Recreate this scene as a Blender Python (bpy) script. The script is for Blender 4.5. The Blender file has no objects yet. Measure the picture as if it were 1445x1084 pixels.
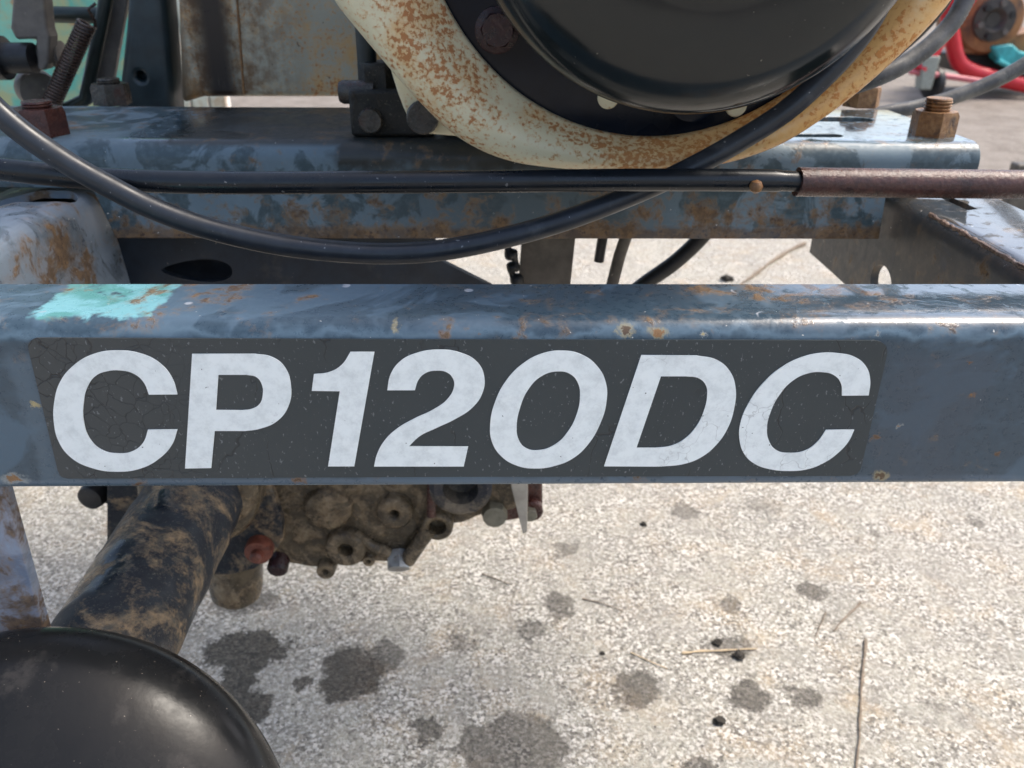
import bpy, bmesh, math, random
from mathutils import Vector, Matrix, Euler, noise as mnoise

# ------------------------------------------------------------------ camera
sc = bpy.context.scene
COL = sc.collection
W0, H0, FPX = 1445.0, 1084.0, 1150.0           # photograph size and focal length in its pixels
CAM_LOC = Vector((0.0, -0.276, 0.52))
cam_d = bpy.data.cameras.new('camera'); cam = bpy.data.objects.new('camera', cam_d); COL.objects.link(cam)
cam_d.sensor_width = 36.0; cam_d.lens = FPX / W0 * 36.0
cam_d.clip_start = 0.01; cam_d.clip_end = 200.0
cam.location = CAM_LOC
PITCH, YAW, ROLL = math.radians(27.0), math.radians(-1.3), math.radians(0.45)
cam.matrix_world = (Matrix.Translation(CAM_LOC) @ Matrix.Rotation(YAW, 4, 'Z') @ Matrix.Rotation(math.pi/2 - PITCH, 4, 'X')
                    @ Matrix.Rotation(ROLL, 4, 'Z'))
CM = cam.matrix_world.to_3x3()
cam_d.dof.use_dof = True; cam_d.dof.focus_distance = 0.312; cam_d.dof.aperture_fstop = 19.0
sc.camera = cam

# ------------------------------------------------------------------ world, sun, exposure
SUN_EL, SUN_AZ = math.radians(58), math.radians(76)   # azimuth: clockwise from +Y (seen from above)
world = bpy.data.worlds.new('World'); sc.world = world; world.use_nodes = True
wn = world.node_tree.nodes; wl = world.node_tree.links
sky = wn.new('ShaderNodeTexSky'); sky.sky_type = 'NISHITA'; sky.sun_disc = False
sky.sun_elevation = SUN_EL; sky.sun_rotation = SUN_AZ
sky.air_density = 1.0; sky.dust_density = 4.2; sky.ozone_density = 0.4
bg = wn['Background']; wl.new(sky.outputs[0], bg.inputs['Color']); bg.inputs['Strength'].default_value = 0.15
sun_d = bpy.data.lights.new('sun', 'SUN'); sun_d.energy = 1.45; sun_d.angle = math.radians(16); sun_d.color = (1.0, 0.94, 0.85)
sun = bpy.data.objects.new('sun', sun_d); COL.objects.link(sun)
sdir = Vector((math.sin(SUN_AZ)*math.cos(SUN_EL), math.cos(SUN_AZ)*math.cos(SUN_EL), math.sin(SUN_EL)))
sun.rotation_euler = sdir.to_track_quat('Z', 'Y').to_euler(); sun.location = sdir*3
vs = sc.view_settings; vs.view_transform = 'Standard'; vs.look = 'None'; vs.gamma = 1.0; vs.use_curve_mapping = False
vs.exposure = 0.97
sc.cycles.use_denoising = True
sc.cycles.max_bounces = 6

# ------------------------------------------------------------------ pixel -> place helpers
def ray(px, py):
    return CM @ Vector(((px - W0/2)/FPX, -(py - H0/2)/FPX, -1.0))
def PY(px, py, y):
    d = ray(px, py); t = (y - CAM_LOC.y)/d.y; return CAM_LOC + d*t
def PZ(px, py, z=0.0):
    d = ray(px, py); t = (z - CAM_LOC.z)/d.z; return CAM_LOC + d*t
def PX(px, py, x):
    d = ray(px, py); t = (x - CAM_LOC.x)/d.x; return CAM_LOC + d*t
def mpp(p):                                      # metres per photo pixel at a place
    return ((p - CAM_LOC) @ (CM @ Vector((0, 0, -1)))) / FPX
def S(r, g, b):                                  # sRGB 0-255 -> linear
    f = lambda c: c/12.92 if c <= 0.04045 else ((c+0.055)/1.055)**2.4
    return (f(r/255), f(g/255), f(b/255), 1.0)

# ------------------------------------------------------------------ materials
class NT:
    def __init__(s, name):
        s.m = bpy.data.materials.new(name); s.m.use_nodes = True; s.t = s.m.node_tree
        s.b = s.t.nodes['Principled BSDF']; s._pos = None
    def n(s, typ, ins=None, out=0, **props):
        nd = s.t.nodes.new(typ)
        for k, v in props.items(): setattr(nd, k, v)
        for k, v in (ins or {}).items(): s.set(nd.inputs[k], v)
        return nd.outputs[out]
    def set(s, sock, v):
        if isinstance(v, bpy.types.NodeSocket): s.t.links.new(v, sock)
        else: sock.default_value = v
    @property
    def pos(s):
        if s._pos is None: s._pos = s.n('ShaderNodeTexCoord', out=3)
        return s._pos
    def xyz(s, v=None):
        nd = s.t.nodes.new('ShaderNodeSeparateXYZ'); s.set(nd.inputs[0], v or s.pos); return nd.outputs
    def noise(s, scale, detail=4, rough=0.55, vec=None, dist=0.0, color=False):
        return s.n('ShaderNodeTexNoise', {'Vector': vec or s.pos, 'Scale': scale, 'Detail': detail, 'Roughness': rough, 'Distortion': dist}, out=1 if color else 0)
    def math(s, op, a, b=0.0, c=None, clamp=False):
        ins = {0: a, 1: b}
        if c is not None: ins[2] = c
        return s.n('ShaderNodeMath', ins, operation=op, use_clamp=clamp)
    def mr(s, v, a, b, c=0.0, d=1.0, smooth=True):
        return s.n('ShaderNodeMapRange', {'Value': v, 'From Min': a, 'From Max': b, 'To Min': c, 'To Max': d}, interpolation_type='SMOOTHSTEP' if smooth else 'LINEAR')
    def mix(s, f, a, b):
        nd = s.t.nodes.new('ShaderNodeMix'); nd.data_type = 'RGBA'
        s.set(nd.inputs[0], f); s.set(nd.inputs[6], a); s.set(nd.inputs[7], b); return nd.outputs[2]
    def scalevec(s, sx, sy, sz, v=None):
        return s.n('ShaderNodeVectorMath', {0: v or s.pos, 1: (sx, sy, sz)}, operation='MULTIPLY')
    def bump(s, h, strength=0.3, dist=0.001, prev=None):
        ins = {'Height': h, 'Strength': strength, 'Distance': dist}
        if prev is not None: ins['Normal'] = prev
        return s.n('ShaderNodeBump', ins)
    def done(s, color=None, rough=None, metal=None, normal=None, spec=None, coat=None):
        for k, v in (('Base Color', color), ('Roughness', rough), ('Metallic', metal), ('Normal', normal), ('Specular IOR Level', spec), ('Coat Weight', coat)):
            if v is not None: s.set(s.b.inputs[k], v)
        return s.m
    def box(s, x0, x1, y0, y1, soft, jag=None, axes=(0, 2)):
        """soft rectangle mask in two object axes, with a ragged edge"""
        v = s.pos
        if jag:
            nz = s.noise(jag[0], 4, 0.6, color=True)
            off = s.n('ShaderNodeVectorMath', {0: nz, 1: (0.5, 0.5, 0.5)}, operation='SUBTRACT')
            off = s.n('ShaderNodeVectorMath', {0: off, 'Scale': jag[1]}, operation='SCALE')
            v = s.n('ShaderNodeVectorMath', {0: v, 1: off}, operation='ADD')
        o = s.xyz(v); a, b = o[axes[0]], o[axes[1]]
        m = s.math('MULTIPLY', s.mr(a, x0-soft, x0+soft), s.mr(a, x1-soft, x1+soft, 1, 0))
        m = s.math('MULTIPLY', m, s.math('MULTIPLY', s.mr(b, y0-soft, y0+soft), s.mr(b, y1-soft, y1+soft, 1, 0)))
        return m

RUST_D, RUST_M, RUST_O = (0.05, 0.024, 0.014, 1), (0.10, 0.058, 0.026, 1), (0.20, 0.118, 0.05, 1)

def paint(name, dark, light, patch=18, pthr=0.5, rust=0.66, rust_scale=45, rough=(0.32, 0.5), grad=None, extra=None, wet=None, dust=0.0, rsoft=0.03, edge=None):
    """weathered steel paint: faded patches with ragged edges, rust that eats through, chips, streaks.
    grad = (axis, v_low, v_high, push): rust grows towards v_low."""
    k = NT(name)
    big = k.noise(patch, 5, 0.62, dist=0.6)
    f1 = k.mr(big, pthr-0.03, pthr+0.03)
    fine = k.noise(260, 3, 0.65)
    col = k.mix(f1, dark, light)
    cl = k.noise(7, 3, 0.5)
    col = k.mix(k.mr(cl, 0.35, 0.7, 0.0, 0.45), col, (dark[0]*0.72, dark[1]*0.72, dark[2]*0.75, 1))
    col = k.mix(k.math('MULTIPLY', k.mr(fine, 0.4, 0.75), 0.25), col, (light[0]*1.25, light[1]*1.25, light[2]*1.2, 1))
    # long scuffs
    sc_ = k.noise(60, 4, 0.7, vec=k.scalevec(0.25, 1.0, 2.2))
    col = k.mix(k.math('MULTIPLY', k.mr(sc_, 0.56, 0.72), 0.3), col, (light[0]*1.3, light[1]*1.3, light[2]*1.3, 1))
    if extra: col = extra(k, col)
    if dust: col = k.mix(k.math('MULTIPLY', k.mr(k.noise(30, 6, 0.7), 0.42, 0.7), dust), col, (0.24, 0.19, 0.13, 1))
    rn = k.math('ADD', k.math('MULTIPLY', k.noise(rust_scale, 5, 0.68, dist=0.3), 0.75), k.math('MULTIPLY', k.noise(rust_scale*0.28, 3, 0.5), 0.25))
    if grad:
        ax, lo, hi, push = grad
        rn = k.math('ADD', rn, k.mr(k.xyz()[ax], lo, hi, push, 0.0, smooth=False))
    rf = k.mr(rn, rust-0.005-rsoft, rust+rsoft)
    if edge: rf = k.math('MAXIMUM', rf, k.math('MULTIPLY', k.mr(k.math('ADD', k.xyz()[2], k.math('MULTIPLY', k.math('SUBTRACT', k.noise(70, 4, 0.7), 0.5), 0.012)), edge, edge+0.004, 1, 0), 0.8))
    halo = k.mr(rn, rust-0.09, rust)
    rc = k.mix(k.mr(k.noise(170, 3, 0.7), 0.38, 0.66), RUST_M, RUST_O)
    rc = k.mix(k.mr(k.noise(330, 2, 0.7), 0.55, 0.7), rc, RUST_D)
    col = k.mix(k.math('MULTIPLY', halo, 0.35), col, (0.25, 0.17, 0.10, 1))
    col = k.mix(k.math('MULTIPLY', rf, 0.85), col, rc)
    # dark and pale chips
    ch = k.noise(420, 2, 0.5)
    col = k.mix(k.mr(ch, 0.78, 0.80), col, (0.03, 0.025, 0.025, 1))
    col = k.mix(k.mr(k.noise(380, 2, 0.5, vec=k.scalevec(1, 1.3, 1.1)), 0.745, 0.77), col, (0.55, 0.55, 0.52, 1))
    r = k.mr(f1, 0, 1, rough[0], rough[1])
    r = k.math('ADD', r, k.mr(fine, 0.3, 0.7, -0.06, 0.1))
    r = k.mix(rf, r, (0.8, 0.8, 0.8, 1))
    if wet:
        wm = k.math('MULTIPLY', wet(k), k.mr(k.noise(150, 4, 0.6, dist=0.4), 0.34, 0.46))
        r = k.mix(wm, r, (0.07, 0.07, 0.07, 1)); k.set(k.b.inputs['Coat Weight'], wm); k.b.inputs['Coat Roughness'].default_value = 0.05
    h = k.math('ADD', k.math('MULTIPLY', rf, k.noise(500, 4, 0.7)), k.math('ADD', k.math('MULTIPLY', fine, 0.25), k.math('MULTIPLY', f1, 0.12)))
    return k.done(col, r, 0.0, k.bump(h, 0.35, 0.0012), 0.5)

def rusty(name, a, b, c, rough=0.55, scale=220, bump=0.5):
    k = NT(name)
    col = k.mix(k.mr(k.noise(scale, 6, 0.7), 0.35, 0.68), a, b)
    col = k.mix(k.mr(k.noise(scale*0.45, 4, 0.6, dist=0.5), 0.5, 0.68), col, c)
    n1 = k.noise(scale*2.2, 5, 0.7)
    return k.done(col, k.mr(n1, 0.3, 0.7, rough-0.2, rough+0.15), 0.0, k.bump(n1, bump, 0.001), 0.5)

def muddy(name, base, base2, mud, mud2, thr=0.5, scale=30, rough=0.6, wetthr=0.5):
    k = NT(name)
    col = k.mix(k.mr(k.noise(90, 5, 0.65), 0.4, 0.65), base, base2)
    mc = k.mix(k.mr(k.noise(140, 6, 0.7), 0.35, 0.7), mud, mud2)
    mn = k.math('ADD', k.math('MULTIPLY', k.noise(scale, 8, 0.7, dist=0.8), 0.8), k.math('MULTIPLY', k.noise(420, 4, 0.7), 0.2))
    mf = k.mr(mn, thr-0.07, thr+0.06)
    col = k.mix(mf, col, mc)
    col = k.mix(k.math('MULTIPLY', k.mr(k.noise(700, 3, 0.6), 0.60, 0.75), 0.28), col, (0.45, 0.40, 0.30, 1))
    h = k.math('ADD', k.math('MULTIPLY', mf, k.noise(350, 6, 0.7)), k.math('MULTIPLY', k.noise(60, 5, 0.6), 0.5))
    r = k.mr(k.noise(24, 3, 0.5), wetthr-0.06, wetthr+0.06, rough*0.5, rough+0.15)
    return k.done(col, r, 0, k.bump(h, 0.7, 0.002), 0.45)

def plain(name, col, rough=0.5, var=0.25, scale=150, metal=0.0, bump=0.15, dust=None, dthr=0.6):
    k = NT(name)
    n1 = k.noise(scale, 6, 0.65)
    c = k.mix(k.mr(n1, 0.3, 0.7), tuple(x*(1-var) for x in col[:3])+(1,), tuple(min(1, x*(1+var)) for x in col[:3])+(1,))
    if dust:
        c = k.mix(k.math('MULTIPLY', k.mr(k.noise(scale*0.35, 7, 0.7), dthr-0.1, dthr+0.1), 0.7), c, dust)
        c = k.mix(k.mr(k.noise(scale*4, 2, 0.5), 0.72, 0.75), c, tuple(min(1, x*2) for x in dust[:3])+(1,))
    return k.done(c, k.mr(k.noise(scale*0.6, 4, 0.6), 0.3, 0.7, rough-0.08, rough+0.1), metal, k.bump(n1, bump, 0.0008), 0.5)

# ------------------------------------------------------------------ mesh helpers
def link(name, bm, mat, parent=None, smooth=True, bevel=None, sub=0, auto=None):
    bmesh.ops.remove_doubles(bm, verts=bm.verts, dist=1e-6)
    bmesh.ops.recalc_face_normals(bm, faces=bm.faces)
    me = bpy.data.meshes.new(name); bm.to_mesh(me); bm.free()
    o = bpy.data.objects.new(name, me); COL.objects.link(o)
    if mat: me.materials.append(mat)
    if smooth:
        for p in me.polygons: p.use_smooth = True
    if bevel:
        b = o.modifiers.new('bevel', 'BEVEL'); b.width = bevel[0]; b.segments = bevel[1]; b.limit_method = 'ANGLE'; b.angle_limit = math.radians(35)
        b.harden_normals = False
    if sub:
        s = o.modifiers.new('sub', 'SUBSURF'); s.levels = sub; s.render_levels = sub
    if smooth and not sub:
        me.set_sharp_from_angle(angle=math.radians(auto or 38))
    if parent is not None:
        o.parent = parent; o.matrix_parent_inverse = (Matrix.Translation(parent.location) if parent.type == 'EMPTY' else Matrix()).inverted()
    return o
def thing(name, label, cat, loc, group=None):
    o = bpy.data.objects.new(name, None); COL.objects.link(o); o.location = loc; o.empty_display_size = 0.02
    return tag(o, label, cat, group)
def tag(o, label, cat, group=None, kind=None):
    o['label'] = label; o['category'] = cat
    if group: o['group'] = group
    if kind: o['kind'] = kind
    return o
def catmull(pts, n=12, closed=False):
    out = []; N = len(pts)
    segs = N if closed else N-1
    for i in range(segs):
        if closed: p0, p1, p2, p3 = pts[(i-1) % N], pts[i], pts[(i+1) % N], pts[(i+2) % N]
        else: p0, p1, p2, p3 = pts[max(i-1, 0)], pts[i], pts[i+1], pts[min(i+2, N-1)]
        for j in range(n):
            t = j/n; t2 = t*t; t3 = t2*t
            out.append(0.5*((2*p1) + (-p0+p2)*t + (2*p0-5*p1+4*p2-p3)*t2 + (-p0+3*p1-3*p2+p3)*t3))
    if not closed: out.append(pts[-1].copy())
    return out
def tube_bm(path, rad, seg=14, bm=None, cap=True):
    bm = bm or bmesh.new(); rings = []
    n = len(path); up = None
    for i, p in enumerate(path):
        t = (path[min(i+1, n-1)] - path[max(i-1, 0)]).normalized()
        if up is None:
            up = Vector((0, 0, 1)) if abs(t.z) < 0.9 else Vector((1, 0, 0))
        up = (up - t*up.dot(t)).normalized(); sd = t.cross(up)
        r = rad(i/(n-1)) if callable(rad) else rad
        rings.append([bm.verts.new(p + (up*math.cos(a) + sd*math.sin(a))*r) for a in [2*math.pi*k/seg for k in range(seg)]])
    for a, b in zip(rings, rings[1:]):
        for k in range(seg): bm.faces.new((a[k], a[(k+1) % seg], b[(k+1) % seg], b[k]))
    if cap: bm.faces.new(rings[0][::-1]); bm.faces.new(rings[-1])
    return bm
def prism_bm(poly, off, bm=None):
    """closed 3-D polygon extruded by a vector"""
    bm = bm or bmesh.new()
    a = [bm.verts.new(p) for p in poly]; b = [bm.verts.new(p + off) for p in poly]; n = len(poly)
    bm.faces.new(a[::-1]); bm.faces.new(b)
    for i in range(n): bm.faces.new((a[i], a[(i+1) % n], b[(i+1) % n], b[i]))
    return bm
def lathe_bm(prof, axis, origin, seg=48, bm=None, cap=True):
    """prof: list of (r, h); spun about axis through origin, h measured along axis"""
    bm = bm or bmesh.new(); ax = Vector(axis).normalized()
    u = ax.orthogonal().normalized(); v = ax.cross(u); rings = []
    for r, h in prof:
        if r < 1e-7: rings.append([bm.verts.new(origin + ax*h)])
        else: rings.append([bm.verts.new(origin + ax*h + (u*math.cos(a) + v*math.sin(a))*r) for a in [2*math.pi*k/seg for k in range(seg)]])
    for a, b in zip(rings, rings[1:]):
        if len(a) == 1 and len(b) == 1: continue
        for k in range(seg):
            k2 = (k+1) % seg
            if len(a) == 1: bm.faces.new((a[0], b[k2], b[k]))
            elif len(b) == 1: bm.faces.new((a[k], a[k2], b[0]))
            else: bm.faces.new((a[k], a[k2], b[k2], b[k]))
    if cap:
        if len(rings[0]) > 1: bm.faces.new(rings[0][::-1])
        if len(rings[-1]) > 1: bm.faces.new(rings[-1])
    return bm
def cut(o, cutter_bms):
    """subtract shapes from an object's mesh for good"""
    for cb in cutter_bms:
        bmesh.ops.recalc_face_normals(cb, faces=cb.faces)
        me = bpy.data.meshes.new('cutter'); cb.to_mesh(me); cb.free()
        c = bpy.data.objects.new('cutter', me); COL.objects.link(c)
        md = o.modifiers.new('cut', 'BOOLEAN'); md.object = c; md.operation = 'DIFFERENCE'; md.solver = 'EXACT'
        dg = bpy.context.evaluated_depsgraph_get()
        nm = bpy.data.meshes.new_from_object(o.evaluated_get(dg))
        o.modifiers.remove(md); old = o.data; o.data = nm; nm.name = old.name; bpy.data.meshes.remove(old)
        bpy.data.objects.remove(c); bpy.data.meshes.remove(me)
    for p in o.data.polygons: p.use_smooth = True
    o.data.set_sharp_from_angle(angle=math.radians(35))
def fillet(poly, r, n=6):
    """round the corners of a 2-D polygon; r number or list"""
    out = []; N = len(poly)
    for i in range(N):
        p = Vector(poly[i]); rr = r[i] if isinstance(r, (list, tuple)) else r
        if rr <= 0: out.append(p); continue
        a = (Vector(poly[i-1])-p); b = (Vector(poly[(i+1) % N])-p)
        an = a.normalized(); bn = b.normalized(); ang = an.angle(bn)
        d = min(rr/math.tan(ang/2), a.length*0.49, b.length*0.49); rr = d*math.tan(ang/2)
        s, e = p+an*d, p+bn*d; c = p + (an+bn).normalized()*(rr/math.sin(ang/2))
        a0 = math.atan2((s-c).y, (s-c).x); a1 = math.atan2((e-c).y, (e-c).x); da = (a1-a0+math.pi) % (2*math.pi)-math.pi
        for j in range(n+1):
            t = a0+da*j/n; out.append(c+Vector((math.cos(t), math.sin(t)))*rr)
    return out
def sweep_x(prof, x0, x1, bm=None, nseg=1):
    """profile [(y,z)] extruded along X"""
    bm = bm or bmesh.new(); rings = []
    for i in range(nseg+1):
        x = x0+(x1-x0)*i/nseg
        rings.append([bm.verts.new((x, p[0], p[1])) for p in prof])
    n = len(prof)
    for a, b in zip(rings, rings[1:]):
        for i in range(n): bm.faces.new((a[i], a[(i+1) % n], b[(i+1) % n], b[i]))
    bm.faces.new(rings[0][::-1]); bm.faces.new(rings[-1]); return bm
def channel(pts, th, r_out, n=8):
    """bent sheet: 2-D open polyline offset to thickness th (to the right-hand side), outer corners rounded"""
    pts = [Vector(p) for p in pts]; out = []; inn = []
    for i, p in enumerate(pts):
        if 0 < i < len(pts)-1:
            d0 = (p-pts[i-1]).normalized(); d1 = (pts[i+1]-p).normalized()
            n0 = Vector((d0.y, -d0.x)); n1 = Vector((d1.y, -d1.x)); m = (n0+n1); m = m/(m.dot(n0))
            inn.append(p+m*th)
        else:
            d = (pts[1]-p if i == 0 else p-pts[i-1]).normalized(); inn.append(p+Vector((d.y, -d.x))*th)
    poly = pts + inn[::-1]
    ro = list(r_out) if isinstance(r_out, (list, tuple)) else [r_out]*(len(pts)-2)
    rl = [0]+ro+[0] + [0]+[max(r-th, 0.0008) for r in ro[::-1]]+[0]
    return fillet(poly, rl, n)
def curve_fill(name, loops, to3d, normal, th, mat, parent, flat=False):
    """loops: list of [(x,y,corner?)] in photo pixels -> filled plate laid on a plane via to3d(x,y)"""
    cu = bpy.data.curves.new('outline', 'CURVE'); cu.dimensions = '2D'; cu.fill_mode = 'FRONT' if flat else 'BOTH'; cu.resolution_u = 8
    cu.extrude = 0 if flat else th
    for lp in loops:
        sp = cu.splines.new('BEZIER'); sp.bezier_points.add(len(lp)-1); sp.use_cyclic_u = True
        for bp, q in zip(sp.bezier_points, lp):
            bp.co = (q[0], -q[1], 0)
            ht = 'VECTOR' if len(q) > 2 and q[2] else 'AUTO'
            bp.handle_left_type = ht; bp.handle_right_type = ht
    tmp = bpy.data.objects.new('outline', cu); COL.objects.link(tmp)
    dg = bpy.context.evaluated_depsgraph_get(); dg.update()
    me = bpy.data.meshes.new_from_object(tmp.evaluated_get(dg))
    bpy.data.objects.remove(tmp); bpy.data.curves.remove(cu)
    for v in me.vertices:
        h = v.co.z; v.co = to3d(v.co.x, -v.co.y) + normal*(h if not flat else 0)
    me.name = name; me.materials.clear(); me.materials.append(mat)
    o = bpy.data.objects.new(name, me); COL.objects.link(o); o.parent = parent
    return o
def hexbolt_bm(center, axis, flats, h, chamfer=0.12, rot=0.0, bm=None, low=0.0):
    """hexagon prism with chamfered top edge, base at center"""
    bm = bm or bmesh.new(); ax = Vector(axis).normalized(); u = ax.orthogonal().normalized(); v = ax.cross(u)
    R = flats/math.sqrt(3); rings = []
    for rr, hh, rnd in ((R, low, 0), (R, h*(1-chamfer), 0), (R*0.90, h, 1)):
        rings.append([bm.verts.new(center + ax*hh + (u*math.cos(rot+k*math.pi/6) + v*math.sin(rot+k*math.pi/6))*rr*(1 if k % 2 == 0 or rnd else math.cos(math.pi/6))) for k in range(12)])
    for a, b in zip(rings, rings[1:]):
        for k in range(12): bm.faces.new((a[k], a[(k+1) % 12], b[(k+1) % 12], b[k]))
    bm.faces.new(rings[0][::-1]); bm.faces.new(rings[-1]); return bm
def grid_disp(o, amp, scale, axis=None):
    for v in o.data.vertices:
        v.co += Vector((mnoise.noise(v.co*scale), mnoise.noise(v.co*scale+Vector((9, 3, 1))), mnoise.noise(v.co*scale+Vector((2, 7, 5)))))*amp

# ------------------------------------------------------------------ levels of the place (metres)
ZT, ZB, YB = 0.4045, 0.3322, 0.041        # lettered bar: top, bottom, rear edge of its top flange
BY, BZ, BYR = 0.190, 0.4335, 0.327        # engine beam: front face, top, rear edge
XR = 0.232                                # inner faces of the two side rails
AX, AZ = 0.0746, 0.557                    # engine shaft axis
V = Vector

# ------------------------------------------------------------------ ground
def ground_nodes(k, wetness):
    """weathered concrete: cement skin, sand grains, warm stains; damp drops with splashed edges"""
    big = k.noise(2.2, 4, 0.6); mid = k.noise(11, 6, 0.65); gr = k.noise(290, 3, 0.8); gr2 = k.noise(780, 2, 0.7)
    col = k.mix(k.mr(mid, 0.35, 0.68), (0.42, 0.395, 0.325, 1), (0.315, 0.302, 0.258, 1))
    col = k.mix(k.math('MULTIPLY', k.mr(k.noise(16, 6, 0.7, dist=0.5), 0.48, 0.68), 0.7), col, (0.45, 0.34, 0.21, 1))
    col = k.mix(k.math('MULTIPLY', k.mr(big, 0.42, 0.6), 0.35), col, (0.36, 0.33, 0.29, 1))
    m2 = k.noise(48, 5, 0.7); m3 = k.noise(140, 4, 0.7)
    col = k.mix(k.mr(m2, 0.40, 0.62, 0.0, 0.5), col, (0.27, 0.25, 0.22, 1))
    col = k.mix(k.mr(m3, 0.52, 0.68, 0.0, 0.55), col, (0.60, 0.55, 0.46, 1))
    pt = k.mr(k.noise(20, 5, 0.7), 0.36, 0.60, 0.35, 1.0)
    col = k.mix(k.math('MULTIPLY', pt, k.mr(gr, 0.34, 0.50, 0.95, 0.0)), col, (0.10, 0.09, 0.08, 1))
    col = k.mix(k.math('MULTIPLY', pt, k.mr(gr, 0.53, 0.64, 0.0, 0.9)), col, (0.74, 0.72, 0.67, 1))
    col = k.mix(k.mr(gr2, 0.58, 0.75, 0.0, 0.5), col, (0.20, 0.19, 0.18, 1))
    col = k.mix(k.mr(k.noise(120, 2, 0.5), 0.70, 0.74), col, (0.10, 0.085, 0.07, 1))
    vc = k.n('ShaderNodeSeparateColor', {0: k.n('ShaderNodeTexVoronoi', {'Vector': k.pos, 'Scale': 420.0}, out=1)})
    col = k.mix(k.math('MULTIPLY', pt, k.mr(vc, 0.80, 0.84, 0, 0.75)), col, (0.74, 0.70, 0.63, 1))
    col = k.mix(k.math('MULTIPLY', pt, k.mr(vc, 0.16, 0.12, 0, 0.75)), col, (0.11, 0.10, 0.085, 1))
    h = k.math('ADD', gr, k.math('MULTIPLY', gr2, 0.4))
    h = k.math('ADD', h, k.math('MULTIPLY', mid, 0.8))
    rough = 0.88
    if wetness:
        nz = k.n('ShaderNodeVectorMath', {0: k.noise(95, 6, 0.8, color=True), 1: (0.5, 0.5, 0.5)}, operation='SUBTRACT')
        p = k.n('ShaderNodeVectorMath', {0: k.n('ShaderNodeVectorMath', {0: nz, 'Scale': 0.034}, operation='SCALE'), 1: k.pos}, operation='ADD')
        nz2 = k.n('ShaderNodeVectorMath', {0: k.noise(34, 3, 0.6, color=True), 1: (0.5, 0.5, 0.5)}, operation='SUBTRACT')
        p = k.n('ShaderNodeVectorMath', {0: k.n('ShaderNodeVectorMath', {0: nz2, 'Scale': 0.034}, operation='SCALE'), 1: p}, operation='ADD')
        tot = None
        for px, py, rx, ry, st in wetness:
            c = PZ(px, py); sx = (PZ(px+rx, py)-c).length; sy = (PZ(px, py+ry)-PZ(px, py-ry)).length/2
            d = k.n('ShaderNodeVectorMath', {0: p, 1: (c.x, c.y, 0)}, operation='SUBTRACT')
            d = k.n('ShaderNodeVectorMath', {0: d, 1: (1/sx, 1/sy, 0)}, operation='MULTIPLY')
            ln = k.n('ShaderNodeVectorMath', {0: d}, out=1, operation='LENGTH')
            f = k.mr(ln, 1.06, 0.90, 0, st, smooth=False)
            tot = f if tot is None else k.math('MAXIMUM', tot, f)
        dark = k.mix(1.0, col, col); mul = k.t.nodes.new('ShaderNodeMix'); mul.data_type = 'RGBA'; mul.blend_type = 'MULTIPLY'
        mul.inputs[0].default_value = 1; k.set(mul.inputs[6], col); mul.inputs[7].default_value = (0.21, 0.19, 0.165, 1)
        col = k.mix(tot, col, mul.outputs[2])
        rough = k.mr(tot, 0, 1, 0.88, 0.45)
    return k.done(col, rough, 0, k.bump(h, 0.8, 0.0025), 0.4)
wet = [(350, 918, 62, 26, 1), (338, 960, 30, 30, 1), (335, 1000, 52, 26, 1), (500, 950, 50, 40, 1), (540, 928, 26, 26, .75), (427, 966, 15, 13, .95),
       (604, 1027, 25, 18, .8), (722, 1056, 82, 50, .72), (648, 908, 18, 14, .6), (750, 890, 22, 15, .65), (791, 855, 24, 18, .75), (893, 973, 33, 28, .8),
       (1060, 982, 34, 24, .85), (1134, 982, 22, 20, .8), (1146, 832, 18, 12, .8), (1033, 857, 18, 11, .7), (965, 722, 20, 12, .55), (798, 776, 18, 11, .6),
       (350, 850, 45, 17, .7), (1078, 712, 26, 12, .35), (985, 1082, 26, 10, .8), (1383, 740, 7, 6, .7), (1030, 912, 28, 17, .7), (1229, 757, 8, 5, .6),
       (680, 890, 12, 8, .4), (805, 930, 8, 6, .4), (1320, 995, 8, 7, .5)]
M_CONC = ground_nodes(NT('weathered_concrete'), wet)
def yard_mat():
    k = NT('damp_yard_soil')
    col = k.mix(k.mr(k.noise(6, 6, 0.7), 0.35, 0.65), (0.17, 0.145, 0.12, 1), (0.25, 0.22, 0.19, 1))
    col = k.mix(k.mr(k.noise(60, 4, 0.7), 0.55, 0.7), col, (0.33, 0.30, 0.26, 1))
    return k.done(col, 0.8, 0, k.bump(k.noise(60, 5, 0.7), 0.6, 0.01), 0.4)
bm = bmesh.new(); yedge = 1.62
xs = [-6+i*0.25 for i in range(65)]
front = [bm.verts.new((x, -1.6, 0)) for x in xs]
back = [bm.verts.new((x, yedge+0.05*mnoise.noise(V((x*2, 3, 0)))+0.02*mnoise.noise(V((x*9, 1, 0))), 0)) for x in xs]
for i in range(len(xs)-1): bm.faces.new((front[i], front[i+1], back[i+1], back[i]))
slab = link('concrete_ground', bm, M_CONC, smooth=False); slab['kind'] = 'structure'
bm = bmesh.new()
q = [bm.verts.new(v) for v in ((-90, -60, -0.004), (90, -60, -0.004), (90, 120, -0.004), (-90, 120, -0.004))]; bm.faces.new(q)
yard = link('yard_ground', bm, yard_mat(), smooth=False); yard['kind'] = 'structure'

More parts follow.
